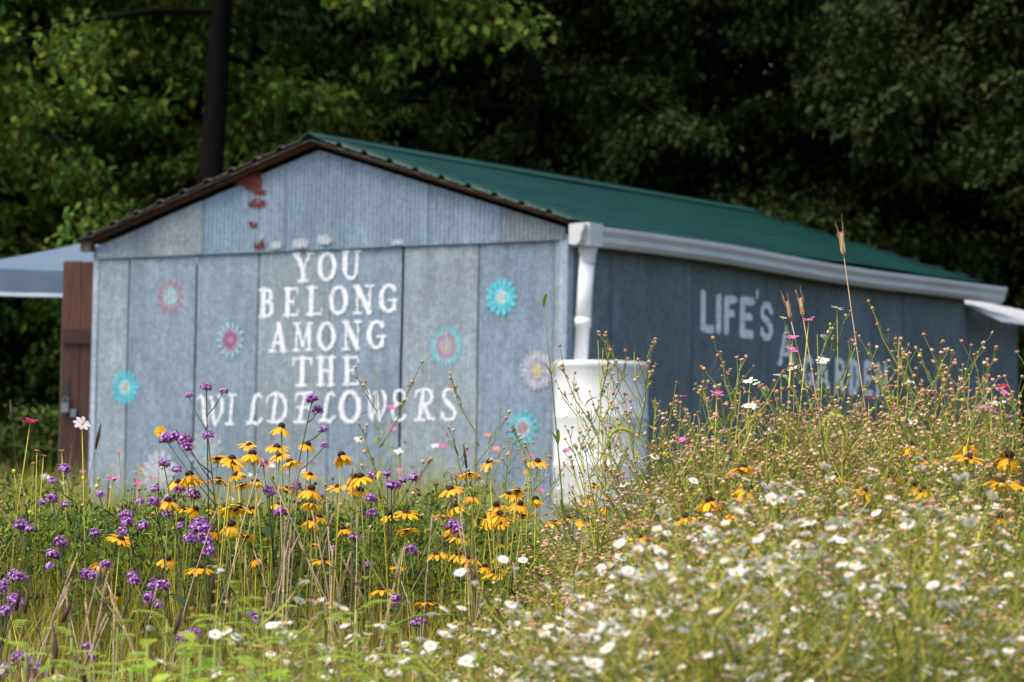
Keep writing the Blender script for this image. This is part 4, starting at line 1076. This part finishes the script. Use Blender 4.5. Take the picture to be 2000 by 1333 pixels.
for k in range(34):
    x = R_.uniform(1240, 2300); sp.append((x, skyline(x) + R_.uniform(10, 140), R_.uniform(6.2, 8.6), 'airy'))
for k in range(95):
    x = R_.uniform(1080, 2800); sp.append((x, skyline(x) + 40 + abs(R_.gauss(0, 80)), R_.uniform(6.6, 9.0), 'tan'))
for k in range(80):
    x = R_.uniform(1000, 2700); sp.append((x, max(skyline(x) + 120, 900) + R_.uniform(0, 140), R_.uniform(5.2, 6.6), 'mix'))
for k in range(48):
    x = R_.uniform(960, 2700); sp.append((x, max(skyline(x) + 260, 1060) + R_.uniform(0, 180), R_.uniform(4.3, 5.3), 'white'))
thicket('fleabane_thicket', 'mass of fleabane stems and heads behind and between the nearest plants', sp)
# tall thin ones against the wall and the barrel
for i, (x, y, d, lab) in enumerate(((1232, 620, 7.4, 'tall fleabane with tan heads crossing the downspout'), (1168, 640, 7.0, 'tall fleabane with tan heads before the white barrel'), (1305, 640, 7.2, 'tall fleabane with tan heads between barrel and lettering'),
                                     (1350, 690, 7.6, 'tan fleabane reaching the foot of the lettering'), (1625, 600, 7.6, 'tall fleabane with a white flower at its top beside the wheat'), (1740, 620, 7.6, 'tall tan fleabane before the word GARDEN'), (1880, 735, 7.4, 'tan fleabane before the far end of the wall'),
                                     (800, 672, 7.0, 'bare leaning fleabane branch in front of the S of the painted word'), (905, 720, 7.2, 'thin upright fleabane twig before the pale flower paintings'), (1010, 790, 7.6, 'thin tan fleabane before the lowest cyan flower painting'), (1110, 760, 7.8, 'thin tan fleabane at the left edge of the barrel'), (1130, 730, 8.0, 'thin tan fleabane crossing the barrel rim'), (1205, 700, 8.2, 'tan fleabane twig against the middle of the white barrel'), (1255, 740, 7.8, 'tan fleabane at the right edge of the barrel'), (1180, 830, 8.6, 'low tan fleabane before the barrel, below its first hoop'), (1225, 860, 8.4, 'low tan fleabane before the barrel foot'), (985, 830, 8.8, 'short tan fleabane left of the cyan flower painting'), (1060, 850, 8.6, 'short tan fleabane beside the barrel foot'))):
    fleabane(x, y, d, 'mix' if i == 4 else 'sparse' if x < 1290 else 'thin', lab, None)

# ---------------- single tall plants
def wheat(px, py, bx, by, d, label, sc_=1.0):
    head = at(px, py, d); low = at(bx, by, d)
    dirn = (low - head).normalized(); k = (head.z - ground(head.x, d)) / -dirn.z
    base = head + dirn * k
    t = thing('wheat_stalk', label, 'grass', base)
    mb = MB(); q = head - base; mb.tube([q * 0, q * 0.5 + Vector((0.006, 0, 0)), q * 0.97], [0.0019, 0.0016, 0.0011], M['wheat'], 5); mb.build('stem', t)
    e, aw = MB(), MB(); u = -dirn; s = Vector((1, 0, 0)); b = Vector((0, 1, 0))
    for i in range(8):
        for sg in (-1, 1):
            p = q * 0.97 + u * (0.0055 * i) * sc_; v = (u + (s * sg + b * (0.4 if i % 2 else -0.4)) * 0.34).normalized()
            e.blade(p, v, b, 0.016 * sc_, 0.0065 * sc_, M['wheat'], -0.2, 3, lambda t: [0.3, 1, 0.8, 0.1][int(round(t * 3))], 0.4)
            if i > 1: aw.tube([p + v * 0.012 * sc_, p + v * 0.012 * sc_ + (u + s * sg * R_.uniform(.02, .3) + b * R_.uniform(-.2, .2)).normalized() * R_.uniform(.02, .042) * sc_], [0.0005, 0.0002], M['wheat'], 3)
    e.tube([q * 0.965, q * 0.97 + u * 0.045 * sc_], [0.0028, 0.0012], M['wheat'], 5)
    e.build('ear', t); aw.build('awns', t)
wheat(1643, 462, 1698, 880, 7.9, 'tallest ripe wheat stalk, its ear reaching over the green roof', 1.15)
wheat(1537, 590, 1605, 900, 7.7, 'slender wheat stalk right of the word on the side wall', 0.85)
wheat(1563, 585, 1612, 900, 7.7, 'wheat stalk with a closed ear just under the gutter', 0.9)

def foxtail(px, py, d, label, sgn=1):
    top = at(px, py, d); base = Vector((top.x - 0.02 * sgn, top.y, ground(top.x, top.y)))
    t = thing('foxtail_grass', label, 'grass', base); q = top - base
    arch = [q + Vector((0.030 * sgn * (1 - math.cos(a)) - 0.03 * sgn, 0, 0.030 * math.sin(a) - 0.03)) for a in np.linspace(-0.5, 2.7, 14)]
    mb = MB(); mb.tube([Vector(), q * 0.6, arch[0]], [0.0018, 0.0016, 0.0012], M['stem'], 4); mb.build('stem', t)
    mb = MB(); mb.tube(arch, [0.003] + [0.005] * 11 + [0.004, 0.002], M['foxtail'], 6); sp = mb.build('spike', t)
    mb = MB()
    for i in range(170):
        k = R_.randrange(13); p = arch[k].lerp(arch[k + 1], R_.random()); v = Vector((R_.gauss(0, 1), R_.gauss(0, 1), R_.gauss(0, 1))).normalized() + (arch[k + 1] - arch[k]).normalized() * 0.6
        mb.blade(p, v, (0, 0.2, 1), 0.013, 0.0007, M['foxtail'], 0, 1, lambda t: 1 - 0.7 * t)
    mb.build('bristles', sp, kind='stuff')
    mb = MB(); mb.blade(q * 0.55, (0.4 * sgn, 0.1, 1), (0, 1, 0), 0.22, 0.009, M['leaf'], 0.8, 5); mb.build('leaf', t)
foxtail(1632, 812, 7.0, 'yellow green foxtail with nodding spike under the word GARDEN')
foxtail(1215, 838, 7.1, 'curled green foxtail in front of the white barrel')

def tube_plant(name, label, category, pts, radii, mat, d, extra=None, group=None, part='stem'):
    P = [at(x, y, dd) for x, y, dd in [(p[0], p[1], d if len(p) < 3 else p[2]) for p in pts]]
    base = Vector((P[-1].x, P[-1].y, ground(P[-1].x, P[-1].y)))
    t = thing(name, label, category, base, group=group)
    mb = MB(); mb.tube([p - base for p in P] + [Vector()], list(radii) + [radii[-1]], mat, 5); mb.build(part, t)
    return t, [p - base for p in P]
def dry_spike(px, py, d, ln, mat, label, group, r=0.0042, lean=(0, 0), thick=1.0):
    tip = at(px, py, d); base = Vector((tip.x + lean[0], tip.y + lean[1], 0)); base.z = ground(base.x, base.y) - 0.01
    t = thing('dry_seed_spike', label, 'grass', base, group=group)
    pts = [p - base for p in curve(base, tip, 7, 0.3)]
    mb = MB(); mb.tube(pts, [q * thick for q in (0.0020, 0.0019, 0.0018, 0.0016, 0.0014, 0.0012, 0.0008)], M['straw_brown'] if mat is M['spike'] else M['straw'], 4); mb.build('stem', t)
    sp = MB(); n = int(ln / 0.0035)
    u = (pts[-1] - pts[-2]).normalized()
    for i in range(n):
        s = i / n; p = pts[-1] - u * ln * (1 - s); a = i * 2.4
        v = (u * 1.0 + Vector((math.cos(a), math.sin(a), 0)) * 0.75).normalized()
        sp.blade(p, v, u, 0.010 * (1 - 0.4 * s), r * 1.1, mat, -0.2, 2, lambda t: [0.5, 1, 0.15][int(round(t * 2))], 0.4)
    sp.tube([pts[-1] - u * ln, pts[-1] - u * ln * 0.5, pts[-1]], [r * 0.6, r * 0.9, r * 0.25], mat, 5)
    sp.build('seed_spike', t)
for x, y, d, ln, le in ((104, 1222, 5.2, 0.075, (0.05, 0)), (140, 1175, 5.6, 0.04, (-0.03, 0)), (356, 1188, 5.3, 0.045, (-0.09, 0)), (540, 1185, 5.6, 0.05, (-0.06, 0)), (466, 1258, 5.2, 0.045, (-0.05, 0)), (155, 1290, 5.0, 0.045, (0, 0)), (417, 1120, 6.0, 0.06, (0.08, 0)), (197, 828, 13.0, 0.11, (0, 0)), (20, 782, 13.5, 0.10, (0.15, 0)), (56, 1145, 6.6, 0.06, (0, 0)), (40, 1150, 6.8, 0.05, (0, 0)), (112, 1262, 5.6, 0.05, (0, 0))):
    far = d > 10
    dry_spike(x, y, d, ln, M['spike'], 'dark brown seed spike before the left corner of the shed' if far else 'dark brown dry seed spike in the foreground straw', 'dark spikes before the shed corner' if far else 'dark dry seed spikes', 0.009 if far else 0.006, le)
for k in range(66):
    if k < 26: x, y, d = R_.gauss(590, 75), R_.uniform(880, 1130), R_.uniform(6.6, 7.9)
    elif k < 46: x, y, d = R_.gauss(190, 80), R_.uniform(1080, 1300), R_.uniform(5.4, 7.0)
    elif k < 60: x, y, d = R_.uniform(800, 1250), R_.uniform(950, 1200), R_.uniform(6.0, 8.0)
    else: x, y, d = R_.uniform(300, 1100), R_.uniform(1000, 1290), R_.uniform(5.2, 7.5)
    dry_spike(x, y, d, R_.uniform(0.03, 0.08), M['straw'], 'bleached straw stalk with a thin seed spike among the flowers', 'bleached straw stalks', 0.0026, (R_.gauss(0, .12), R_.uniform(-.1, .1)), R_.uniform(0.7, 1.35))
dry_spike(905, 868, 7.6, 0.06, M['straw_brown'], 'tall bent brown grass head rising beside the black-eyed Susans', None, 0.004, (-0.10, 0))
t, P = tube_plant('bent_grass', 'pale dry grass blade bent over at the top before the side wall', 'grass', [(1383, 880), (1372, 866), (1352, 864), (1330, 890), (1300, 960), (1272, 1020), (1250, 1070)], [0.0006, 0.0012, 0.0012, 0.0014, 0.0015, 0.0016, 0.0016], M['straw'], 7.0)
t, P = tube_plant('dried_weed', 'dark brown curved dry stem across the dark green leaves', 'grass', [(915, 1098), (925, 1135), (945, 1168), (985, 1205), (1020, 1250), (1045, 1300)], [0.003, 0.0042, 0.0036, 0.0018, 0.0018, 0.0018], M['spike'], 7.0)
t, P = tube_plant('green_grass_blade', 'long yellow green grass blade arching over the purple head', 'grass', [(920, 1206, 6.3), (860, 1200), (810, 1204), (770, 1222), (740, 1250)], [0.0006, 0.002, 0.0024, 0.0024, 0.002], M['leaf_bright'], 6.3)

# tall green stalk before the wall
q = at(1062, 600, 7.4); base = Vector((q.x + 0.10, q.y, ground(q.x, q.y)))
t = thing('leafy_stalk', 'tall green stalk with narrow upright leaves beside the downspout', 'plant', base)
pts = [p - base for p in curve(base, q, 9, 0.05)]
mb = MB(); mb.tube(pts, [0.003, 0.003, 0.0028, 0.0026, 0.0024, 0.002, 0.0018, 0.0015, 0.001], M['stem'], 5); mb.build('stem', t)
for k in range(9):
    mb = MB(); a = k * 2.2; mb.blade(pts[4 + k // 2 if k < 8 else 8], (0.35 * math.cos(a), 0.3 * math.sin(a), 1), (math.cos(a + 3.1), math.sin(a + 3.1), 0.1), R_.uniform(.035, .06), 0.010, M['leaf'], 0.4, 4, ovate, 0.5); mb.build('leaf', t)

# ---------------- cosmos and other garden flowers
def petals8(mat, n, r, wd, bend, up):
    mb = MB(); mb.blade((0.004, 0, 0), (1, 0, up), (0, 0, 1), r, wd, mat, bend, 3, lambda t: [0.35, 0.85, 1, 0.55][int(round(t * 3))], 0.1); return mb.mesh('petal'), n
PET = {'crimson': petals8(M['crimson'], 8, 0.019, 0.013, 0.3, 0.6), 'blush': petals8(M['blush'], 8, 0.020, 0.012, 0.4, 0.35), 'pink': petals8(M['pink'], 8, 0.019, 0.013, 0.3, 0.4), 'gold': petals8(M['gold'], 13, 0.017, 0.007, 0.1, 0.2), 'coral': petals8(M['coral'], 12, 0.016, 0.009, 0.5, 0.4), 'white': petals8(M['white'], 9, 0.018, 0.011, 0.3, 0.3)}
def feathery(seed, h, n=60):
    rr = random.Random(seed); mb = MB()
    for k in range(n):
        z = rr.uniform(0.1, 0.75) * h; a = rr.uniform(0, 6.28); p = Vector((0, 0, z)); l = rr.uniform(.06, .14)
        d = Vector((math.cos(a), math.sin(a), rr.uniform(.3, 1.1))).normalized()
        mb.tube([p, p + d * l], [0.0008, 0.0004], M['leaf_bright'], 3, cap=False)
        for j in range(5):
            s = p + d * l * (0.3 + 0.16 * j); b = a + rr.choice((-1, 1)) * rr.uniform(.5, 1.1)
            mb.blade(s, (math.cos(b), math.sin(b), rr.uniform(.3, 1.2)), (0, 0, 1), rr.uniform(.015, .04), 0.0016, M['leaf_bright'] if rr.random() < .5 else M['leaf'], 0.3, 1)
    return mb.mesh('feathery_leaves')
FEA = [feathery(s, 1.0) for s in (1, 2, 3)]
mb = MB(); mb.ball((0, 0, 0), 0.0055, M['bud'], 7, 5, (1, 1, 1.1))
for k in range(6): a = k * 1.047; mb.blade((0.003 * math.cos(a), 0.003 * math.sin(a), -0.004), (math.cos(a), math.sin(a), 0.4), (0, 0, 1), 0.008, 0.003, M['straw_brown'], 0.4, 1)
BUD = mb.mesh('flower_bud')
mb = MB(); mb.ball((0, 0, 0.001), 0.0048, M['disc'], 7, 5, (1, 1, 0.6)); CORE = mb.mesh('flower_head')
def cosmos(px, py, d, kind, label, group=None, tilt=(0.4, 0), buds=2, leafy_=True, sc_=1.0, cat='flower', name='cosmos_plant'):
    head = at(px, py, d); base = plant_base(head, 0.05)
    t = thing(name, label, cat, base, group=group); pts = [p - base for p in curve(base, head, 6, 0.08)]
    mb = MB(); mb.tube(pts, [0.0026, 0.0024, 0.0021, 0.0018, 0.0016, 0.0013], M['stem_pale'] if R_.random() < .6 else M['stem'], 5)
    bd = []
    for k in range(buds):
        i = R_.choice((3, 4)); e = pts[i] + Vector((R_.uniform(-.05, .05), R_.uniform(-.03, .03), R_.uniform(.04, .11))); mb.tube([pts[i], pts[i].lerp(e, .5) + Vector((0, 0, -.005)), e], [0.0013, 0.0011, 0.001], M['stem_pale'], 4); bd.append(e)
    mb.build('stem', t)
    pm, n = PET[kind]
    h = link('flower_head', CORE, t, Matrix.Translation(pts[-1]) @ Euler((tilt[0], tilt[1], R_.uniform(-.3, .3))).to_matrix().to_4x4() @ Matrix.Scale(sc_, 4))
    for k in range(n): link('petal', pm, h, Matrix.Rotation(6.2832 * k / n, 4, 'Z') @ Matrix.Rotation(R_.uniform(-.2, .2), 4, 'Y'))
    for e in bd: link('flower_bud', BUD, t, Matrix.Translation(e))
    if leafy_: link('feathery_leaves', FEA[R_.randrange(3)], t, Matrix.Diagonal((1, 1, max(0.2, pts[-1].z), 1)), kind='stuff')
cosmos(59, 826, 8.4, 'crimson', 'crimson cosmos on a bare pale stem left of the wooden door', None, (0.2, 0.1), 3, False)
cosmos(160, 828, 8.4, 'blush', 'white cosmos facing the field, before the wooden door', None, (0.9, 0.3), 3, True)
cosmos(222, 936, 8.6, 'pink', 'pink cosmos at the lower left corner of the shed', None, (0.2, 0), 1, False)
cosmos(313, 843, 10.5, 'gold', 'yellow daisy facing sideways above the broad purple cluster', None, (1.2, -0.4), 1, False)
cosmos(232, 882, 8.5, 'coral', 'coral budded cosmos between the crimson and the white cosmos', None, (0.2, 0), 2, False, 0.5)
for x, y in ((72, 880), (85, 890), (66, 905), (120, 880)): cosmos(x, y, 8.5, 'coral', 'small coral cosmos buds beside the crimson cosmos', 'coral cosmos buds', (0.1, 0), 2, True, 0.45)
LB = {'pink': 'pink cosmos in the far flower strip along the shed', 'crimson': 'crimson cosmos in the far flower strip along the shed', 'white': 'white cosmos in the far flower strip along the shed', 'coral': 'coral flower in the far flower strip along the shed', 'gold': 'yellow flower in the far flower strip along the shed', 'blush': 'blush cosmos in the far flower strip along the shed'}
for k in range(64):
    x = R_.uniform(-40, 1120); kind = R_.choice(('pink', 'white', 'coral', 'gold', 'crimson', 'pink', 'blush', 'white'))
    y = R_.uniform(862, 960) if 690 < x < 1110 else R_.uniform(905, 985)
    cosmos(x, y, R_.uniform(14, 21), kind, LB[kind], kind + ' flowers of the far strip', (R_.uniform(-.2, .9), R_.uniform(-.4, .4)), 2, True, 1.0 if R_.random() < .5 else 0.7)
for x, y, k in ((763, 797, 'pink'), (768, 838, 'pink'), (952, 850, 'coral'), (778, 882, 'white'), (850, 872, 'white'), (865, 872, 'pink'), (1035, 893, 'pink'), (700, 860, 'white')):
    cosmos(x, y, R_.uniform(13, 16), k, LB[k], k + ' flowers of the far strip', (0.5, 0.1))
LF = {'pink': 'pink cosmos rising out of the tan fleabane', 'crimson': 'crimson cosmos rising out of the tan fleabane', 'white': 'larger white daisy rising out of the tan fleabane'}
for x, y, k in ((1580, 625, 'pink'), (1548, 660, 'pink'), (1545, 684, 'pink'), (1330, 775, 'pink'), (1740, 755, 'pink'), (1697, 778, 'crimson'), (1330, 860, 'pink'), (1345, 868, 'crimson'), (1890, 780, 'pink'), (1920, 798, 'pink'), (1960, 758, 'crimson'), (1965, 815, 'pink'), (1955, 765, 'pink'), (1635, 602, 'white'), (1774, 750, 'white'), (1607, 705, 'white'), (1465, 745, 'white'), (1550, 720, 'white'), (1525, 735, 'white'), (1950, 788, 'white'), (1465, 795, 'white'), (1360, 888, 'white'), (1935, 805, 'pink'), (1400, 770, 'pink'), (1650, 860, 'white'), (1720, 990, 'white'), (1880, 960, 'white'), (1560, 1010, 'white'), (1505, 1050, 'white'), (1700, 1035, 'white'), (1860, 1000, 'white'), (1310, 930, 'white'), (1260, 945, 'white'), (1240, 990, 'white'), (1352, 975, 'white')):
    cosmos(x, y, R_.uniform(6.6, 8.6), k, LF[k], k + ' flowers above the thicket', (R_.uniform(-.1, .6), R_.uniform(-.3, .3)), 1, False, 0.75 if k != 'white' else 0.85)

M['leaf_lime'] = leafy('lime green leaf', (0.36, 0.50, 0.05), 0.2, 0.02, 0.4)
mb = MB(); rr = random.Random(5)
for k in range(300):
    x = rr.uniform(-120, 330) if k < 190 else rr.uniform(330, 1050); d = rr.uniform(8.2, 10.5); q = at(x, rr.uniform(930, 1180), d); g = ground(q.x, d)
    if q.z - g < 0.2: continue
    e = Vector((q.x + rr.uniform(-.05, .05), d, g)); mb.tube([e, e.lerp(q, .6) + Vector((rr.uniform(-.01, .01), 0, 0)), q], [0.0013, 0.0011, 0.0008], M['straw_brown'] if k % 3 else M['stem_pale'], 3, cap=False)
    mb.ball(q, rr.uniform(.003, .0065), (M['spike'], M['straw_brown'], M['coral'] if k % 7 == 0 else M['tan'])[k % 3], 5, 4)
    for j in range(4): a = rr.uniform(0, 6.28); mb.blade(q, (math.cos(a), math.sin(a), rr.uniform(-.3, .6)), (0, 0, 1), .009, .0022, M['straw_brown'], .3, 1)
mb.build('spent_flower_stalks', kind='stuff', label='thin stalks with small brown spent flower heads among the verbena', category='wildflowers')
# ---------------- broad green plants in the foreground
def pinnate(seed):
    rr = random.Random(seed); st, lf = MB(), []
    st.tube([(0, 0, 0), (0.01, 0, 0.5), (0, 0.01, 1.0)], [0.004, 0.0034, 0.002], M['stem'], 5)
    return st.mesh('stem')
PST = pinnate(1)
def frond(seed):
    rr = random.Random(seed); mb = MB(); L_f = 0.15
    for i in range(9):
        s = 0.12 + i * 0.1; p = Vector((L_f * s, 0, L_f * (0.45 * s - 0.55 * s * s))); w_ = 0.05 * math.sin(math.pi * (0.15 + 0.8 * s))
        for sg in (-1, 1):
            mb.blade(p, (0.75, sg, 0.1), (0, 0, 1), w_, 0.012, M['leaf_lime'], 0.4, 2)
            mb.blade(p + Vector((0.3 * w_, sg * 0.45 * w_, 0)), (1, sg * 0.2, 0.05), (0, 0, 1), w_ * 0.45, 0.007, M['leaf_lime'], 0.3, 1)
    mb.tube([(0, 0, 0), (L_f * 0.5, 0, L_f * 0.09), (L_f, 0, -L_f * 0.1)], [0.0013, 0.001, 0.0006], M['stem_pale'], 3)
    return mb.mesh('frond')
FRO = [frond(1), frond(2)]
def ragweed(px, py, d, label, group):
    top = at(px, py, d); g = ground(top.x, d); h = top.z - g
    t = thing('ragweed', label, 'plant', (top.x, d, g - 0.01), (0, 0, R_.uniform(0, 6)), 1.0, group)
    link('stem', PST, t, Matrix.Diagonal((1, 1, h, 1)))
    for k in range(13):
        z = h * (1 - 0.045 * k); a = k * 2.2 + R_.uniform(-.3, .3)
        link('frond', FRO[k % 2], t, Matrix.Translation((0, 0, z)) @ Matrix.Rotation(a, 4, 'Z') @ Matrix.Rotation(-0.25 + 0.05 * k, 4, 'Y') @ Matrix.Scale(0.5 + 0.045 * k, 4))
for x, y, d in ((640, 1205, 5.2), (590, 1250, 4.8), (430, 1195, 5.4), (700, 1180, 5.6), (520, 1295, 4.7), (740, 1290, 4.8), (380, 1270, 5.0), (250, 1285, 5.0), (1000, 1290, 4.9), (930, 1290, 4.9), (850, 1310, 4.7), (455, 1140, 6.0), (150, 1235, 5.4), (60, 1265, 5.2), (220, 1215, 5.8), (330, 1200, 6.0), (520, 1190, 5.8), (30, 1220, 6.0), (480, 1250, 5.2), (660, 1265, 5.0), (570, 1205, 5.6), (790, 1230, 5.4), (180, 1300, 4.8),  (1290, 1190, 5.0), (1180, 1250, 4.8), (1450, 1260, 4.6), (1640, 1200, 4.8), (1800, 1280, 4.6), (1950, 1180, 4.8), (1540, 1130, 5.2), (1380, 1120, 5.3), (1750, 1120, 5.2), (1900, 1100, 5.4)):
    ragweed(x, y, d, 'bright green feathery ragweed in the foreground left of the fleabane' if x < 1020 else 'bright green feathery ragweed growing through the fleabane', 'ragweed below the verbena' if x < 1020 else 'ragweed in the fleabane')
BL = [leaf_mesh(M['leaf_lime'], 0.085, 0.048, 1.3, 0.12), leaf_mesh(M['leaf_lime'], 0.07, 0.038, 1.1, 0.15)]
def broadleaf(px, py, d, label, group, n=12, meshes=BL, sc_=1.0):
    top = at(px, py, d); g = ground(top.x, d); h = top.z - g
    t = thing('broad_leaved_plant', label, 'plant', (top.x, d, g - 0.01), (0, 0, R_.uniform(0, 6)), 1.0, group)
    link('stem', PST, t, Matrix.Diagonal((1, 1, h, 1)))
    for k in range(n):
        link('leaf', meshes[k % len(meshes)], t, Matrix.Translation((0, 0, h * (1 - 0.05 * k))) @ Matrix.Rotation(k * 2.4 + R_.uniform(-.3, .3), 4, 'Z') @ Matrix.Scale(sc_ * (0.55 + 0.05 * k), 4))
for x, y, d in ((300, 1240, 4.7), (350, 1225, 4.8), (270, 1290, 4.6), (390, 1250, 4.7), (420, 1200, 5.2), (120, 1290, 4.7), (560, 1300, 4.6), (450, 1280, 4.7)): broadleaf(x, y, d, 'yellow green plant with broad oval leaves at the front of the meadow', 'broad-leaved plants at the front')
DK = [leaf_mesh(M['leaf_dark'], 0.13, 0.040, 1.0, 0.25), leaf_mesh(M['leaf_dark'], 0.10, 0.034, 0.7, 0.3), leaf_mesh(M['leaf'], 0.10, 0.03, 0.8, 0.3)]
for k in range(24):
    x = R_.uniform(690, 1060) if k < 18 else R_.uniform(480, 700)
    broadleaf(x, R_.uniform(1060, 1240), R_.uniform(8.0, 9.2), 'dark green leafy shoot without a flower under the black-eyed Susans', 'dark leafy shoots in the middle clump', 12, DK)

# ---------------- grass and low growth nobody could count
def scatter(name, n, region, mats, length, width, label, bend=0.6, tip_fn=None, straight=False):
    """blades rooted in the ground; tip height follows tip_fn(px, d)"""
    V, Fc, MI = [], [], []; rr = np.random.default_rng(len(name) * 7 + n)
    K = 5
    for i in range(n):
        d = region(rr)
        px = rr.uniform(-420, 2420); py = tip_fn(px, d, rr)
        if py is None: continue
        top = at(px, py, d); g = ground(top.x, d); h = top.z - g
        if h < 0.06: h = 0.06 + 0.08 * rr.random()
        ln = length(h, rr); z0 = max(0.0, h - ln)
        a = rr.uniform(0, 6.283); out = bend * min(ln, 0.4) * rr.uniform(0.1, 0.8); w_ = width * rr.uniform(0.6, 1.4)
        sd = np.array([-math.sin(a), math.cos(a), 0.0]); dr = np.array([math.cos(a), math.sin(a), 0.0]); tw = rr.uniform(0, 3.14)
        sd = np.array([math.cos(tw), math.sin(tw), 0])
        b = len(V)
        for k in range(K):
            t = k / (K - 1); p = np.array([top.x, d, g + z0 + (h - z0) * (t if straight else t * (1.25 - 0.25 * t))]) + dr * out * (t * t - 1)
            hw = w_ * 0.5 * (1 - 0.92 * t ** 2.2) * (0.7 + 0.3 * min(1, t * 4))
            V += [p - sd * hw, p + sd * hw]
        for k in range(K - 1): Fc.append((b + 2 * k, b + 2 * k + 1, b + 2 * k + 3, b + 2 * k + 2))
        MI += [int(rr.integers(len(mats)))] * (K - 1)
    return link(name, np_mesh(name, V, Fc, mats, MI), kind='stuff', label=label, category='grass')
def limit(px, d):
    """nothing in the filling may rise above what the photograph shows at that distance"""
    left = 1275 if d < 5.6 else 1200 if d < 7.2 else 1150 if d < 8.2 else 985 if d < 10 else 955 if d < 14 else 932
    if px < 320 and d < 7.2: left += 50
    if d > 10: left += 14 * math.sin(px * 0.021 + d) + 10 * math.sin(px * 0.055 + d * 2.3) - (45 if 690 < px < 1100 else 0) * (0.5 + 0.5 * math.sin(px * 0.04 + d * 1.7)) - (25 if px < 170 else 0)
    rt = skyline(px) + (350 if d < 5.2 else 270 if d < 6.2 else 170 if d < 7.5 else 110 if d < 10 else 120)
    t = min(1, max(0, (px - 960) / 220)); return left * (1 - t) + max(rt, 860 if px > 1330 or d < 9 else 930) * t
scatter('meadow_grass', 11000, lambda r: 4.3 + 5.9 * r.random() ** 0.55, [M['grass'], M['leaf'], M['leaf_yellow'], M['stem_pale']], lambda h, r: h, 0.003, 'green and yellow grass blades filling the meadow between the flowers', 0.9, lambda px, d, r: limit(px, d) - (90 * r.random() if r.random() < 0.16 else 0) + abs(r.normal(0, 75)))
scatter('far_meadow_grass', 17000, lambda r: 9.0 + 14.0 * r.random() ** 1.2, [M['grass'], M['leaf'], M['leaf_yellow'], M['leaf_bright'], M['straw']], lambda h, r: h, 0.0045, 'softly blurred grass of the far meadow in front of the shed', 0.8, lambda px, d, r: limit(px, d) - (45 * r.random() if r.random() < 0.12 else 0) + abs(r.normal(0, 32)))
scatter('dry_grass', 4200, lambda r: 4.6 + 5.5 * r.random(), [M['straw'], M['tan'], M['straw_brown']], lambda h, r: h, 0.0028, 'dry straw coloured grass standing between the green blades', 0.5, lambda px, d, r: limit(px, d) - 20 + abs(r.normal(0, 90)), True)

def leaf_fill(name, n, mats, label, xr, dr_, tops, size):
    rr = np.random.default_rng(n); C, D = [], []
    for i in range(n):
        px, d = rr.uniform(*xr), rr.uniform(*dr_); py = tops(px, d) + abs(rr.normal(0, 110))
        p = at(px, py, d)
        if p.z < ground(p.x, d) + 0.03: continue
        C.append(p); a = rr.uniform(0, 6.28); D.append((math.cos(a) * .6, math.sin(a) * .6, .6))
    V, Fc = leaf_cloud(np.array([tuple(c) for c in C]), np.array(D), 7, 0.035, size, size * 0.22, rr, 0.0)
    mi = rr.integers(0, len(mats), len(Fc) // 2); mi = np.concatenate([mi, mi])
    link(name, np_mesh(name, V, Fc, mats, mi), kind='stuff', label=label, category='leaves')
leaf_fill('undergrowth', 2300, [M['leaf'], M['leaf_yellow'], M['grass'], M['leaf_bright'], M['leaf_yellow']], 'small leaves of the thicket under the fleabane', (1000, 2350), (4.8, 8.6), lambda px, d: limit(px, d) + 60, 0.024)
leaf_fill('low_leaves', 5200, [M['leaf'], M['leaf_dark'], M['leaf_bright'], M['leaf_dark']], 'small green leaves filling the meadow under the verbena', (-350, 1060), (8.3, 10.4), lambda px, d: limit(px, d) + 25, 0.034)
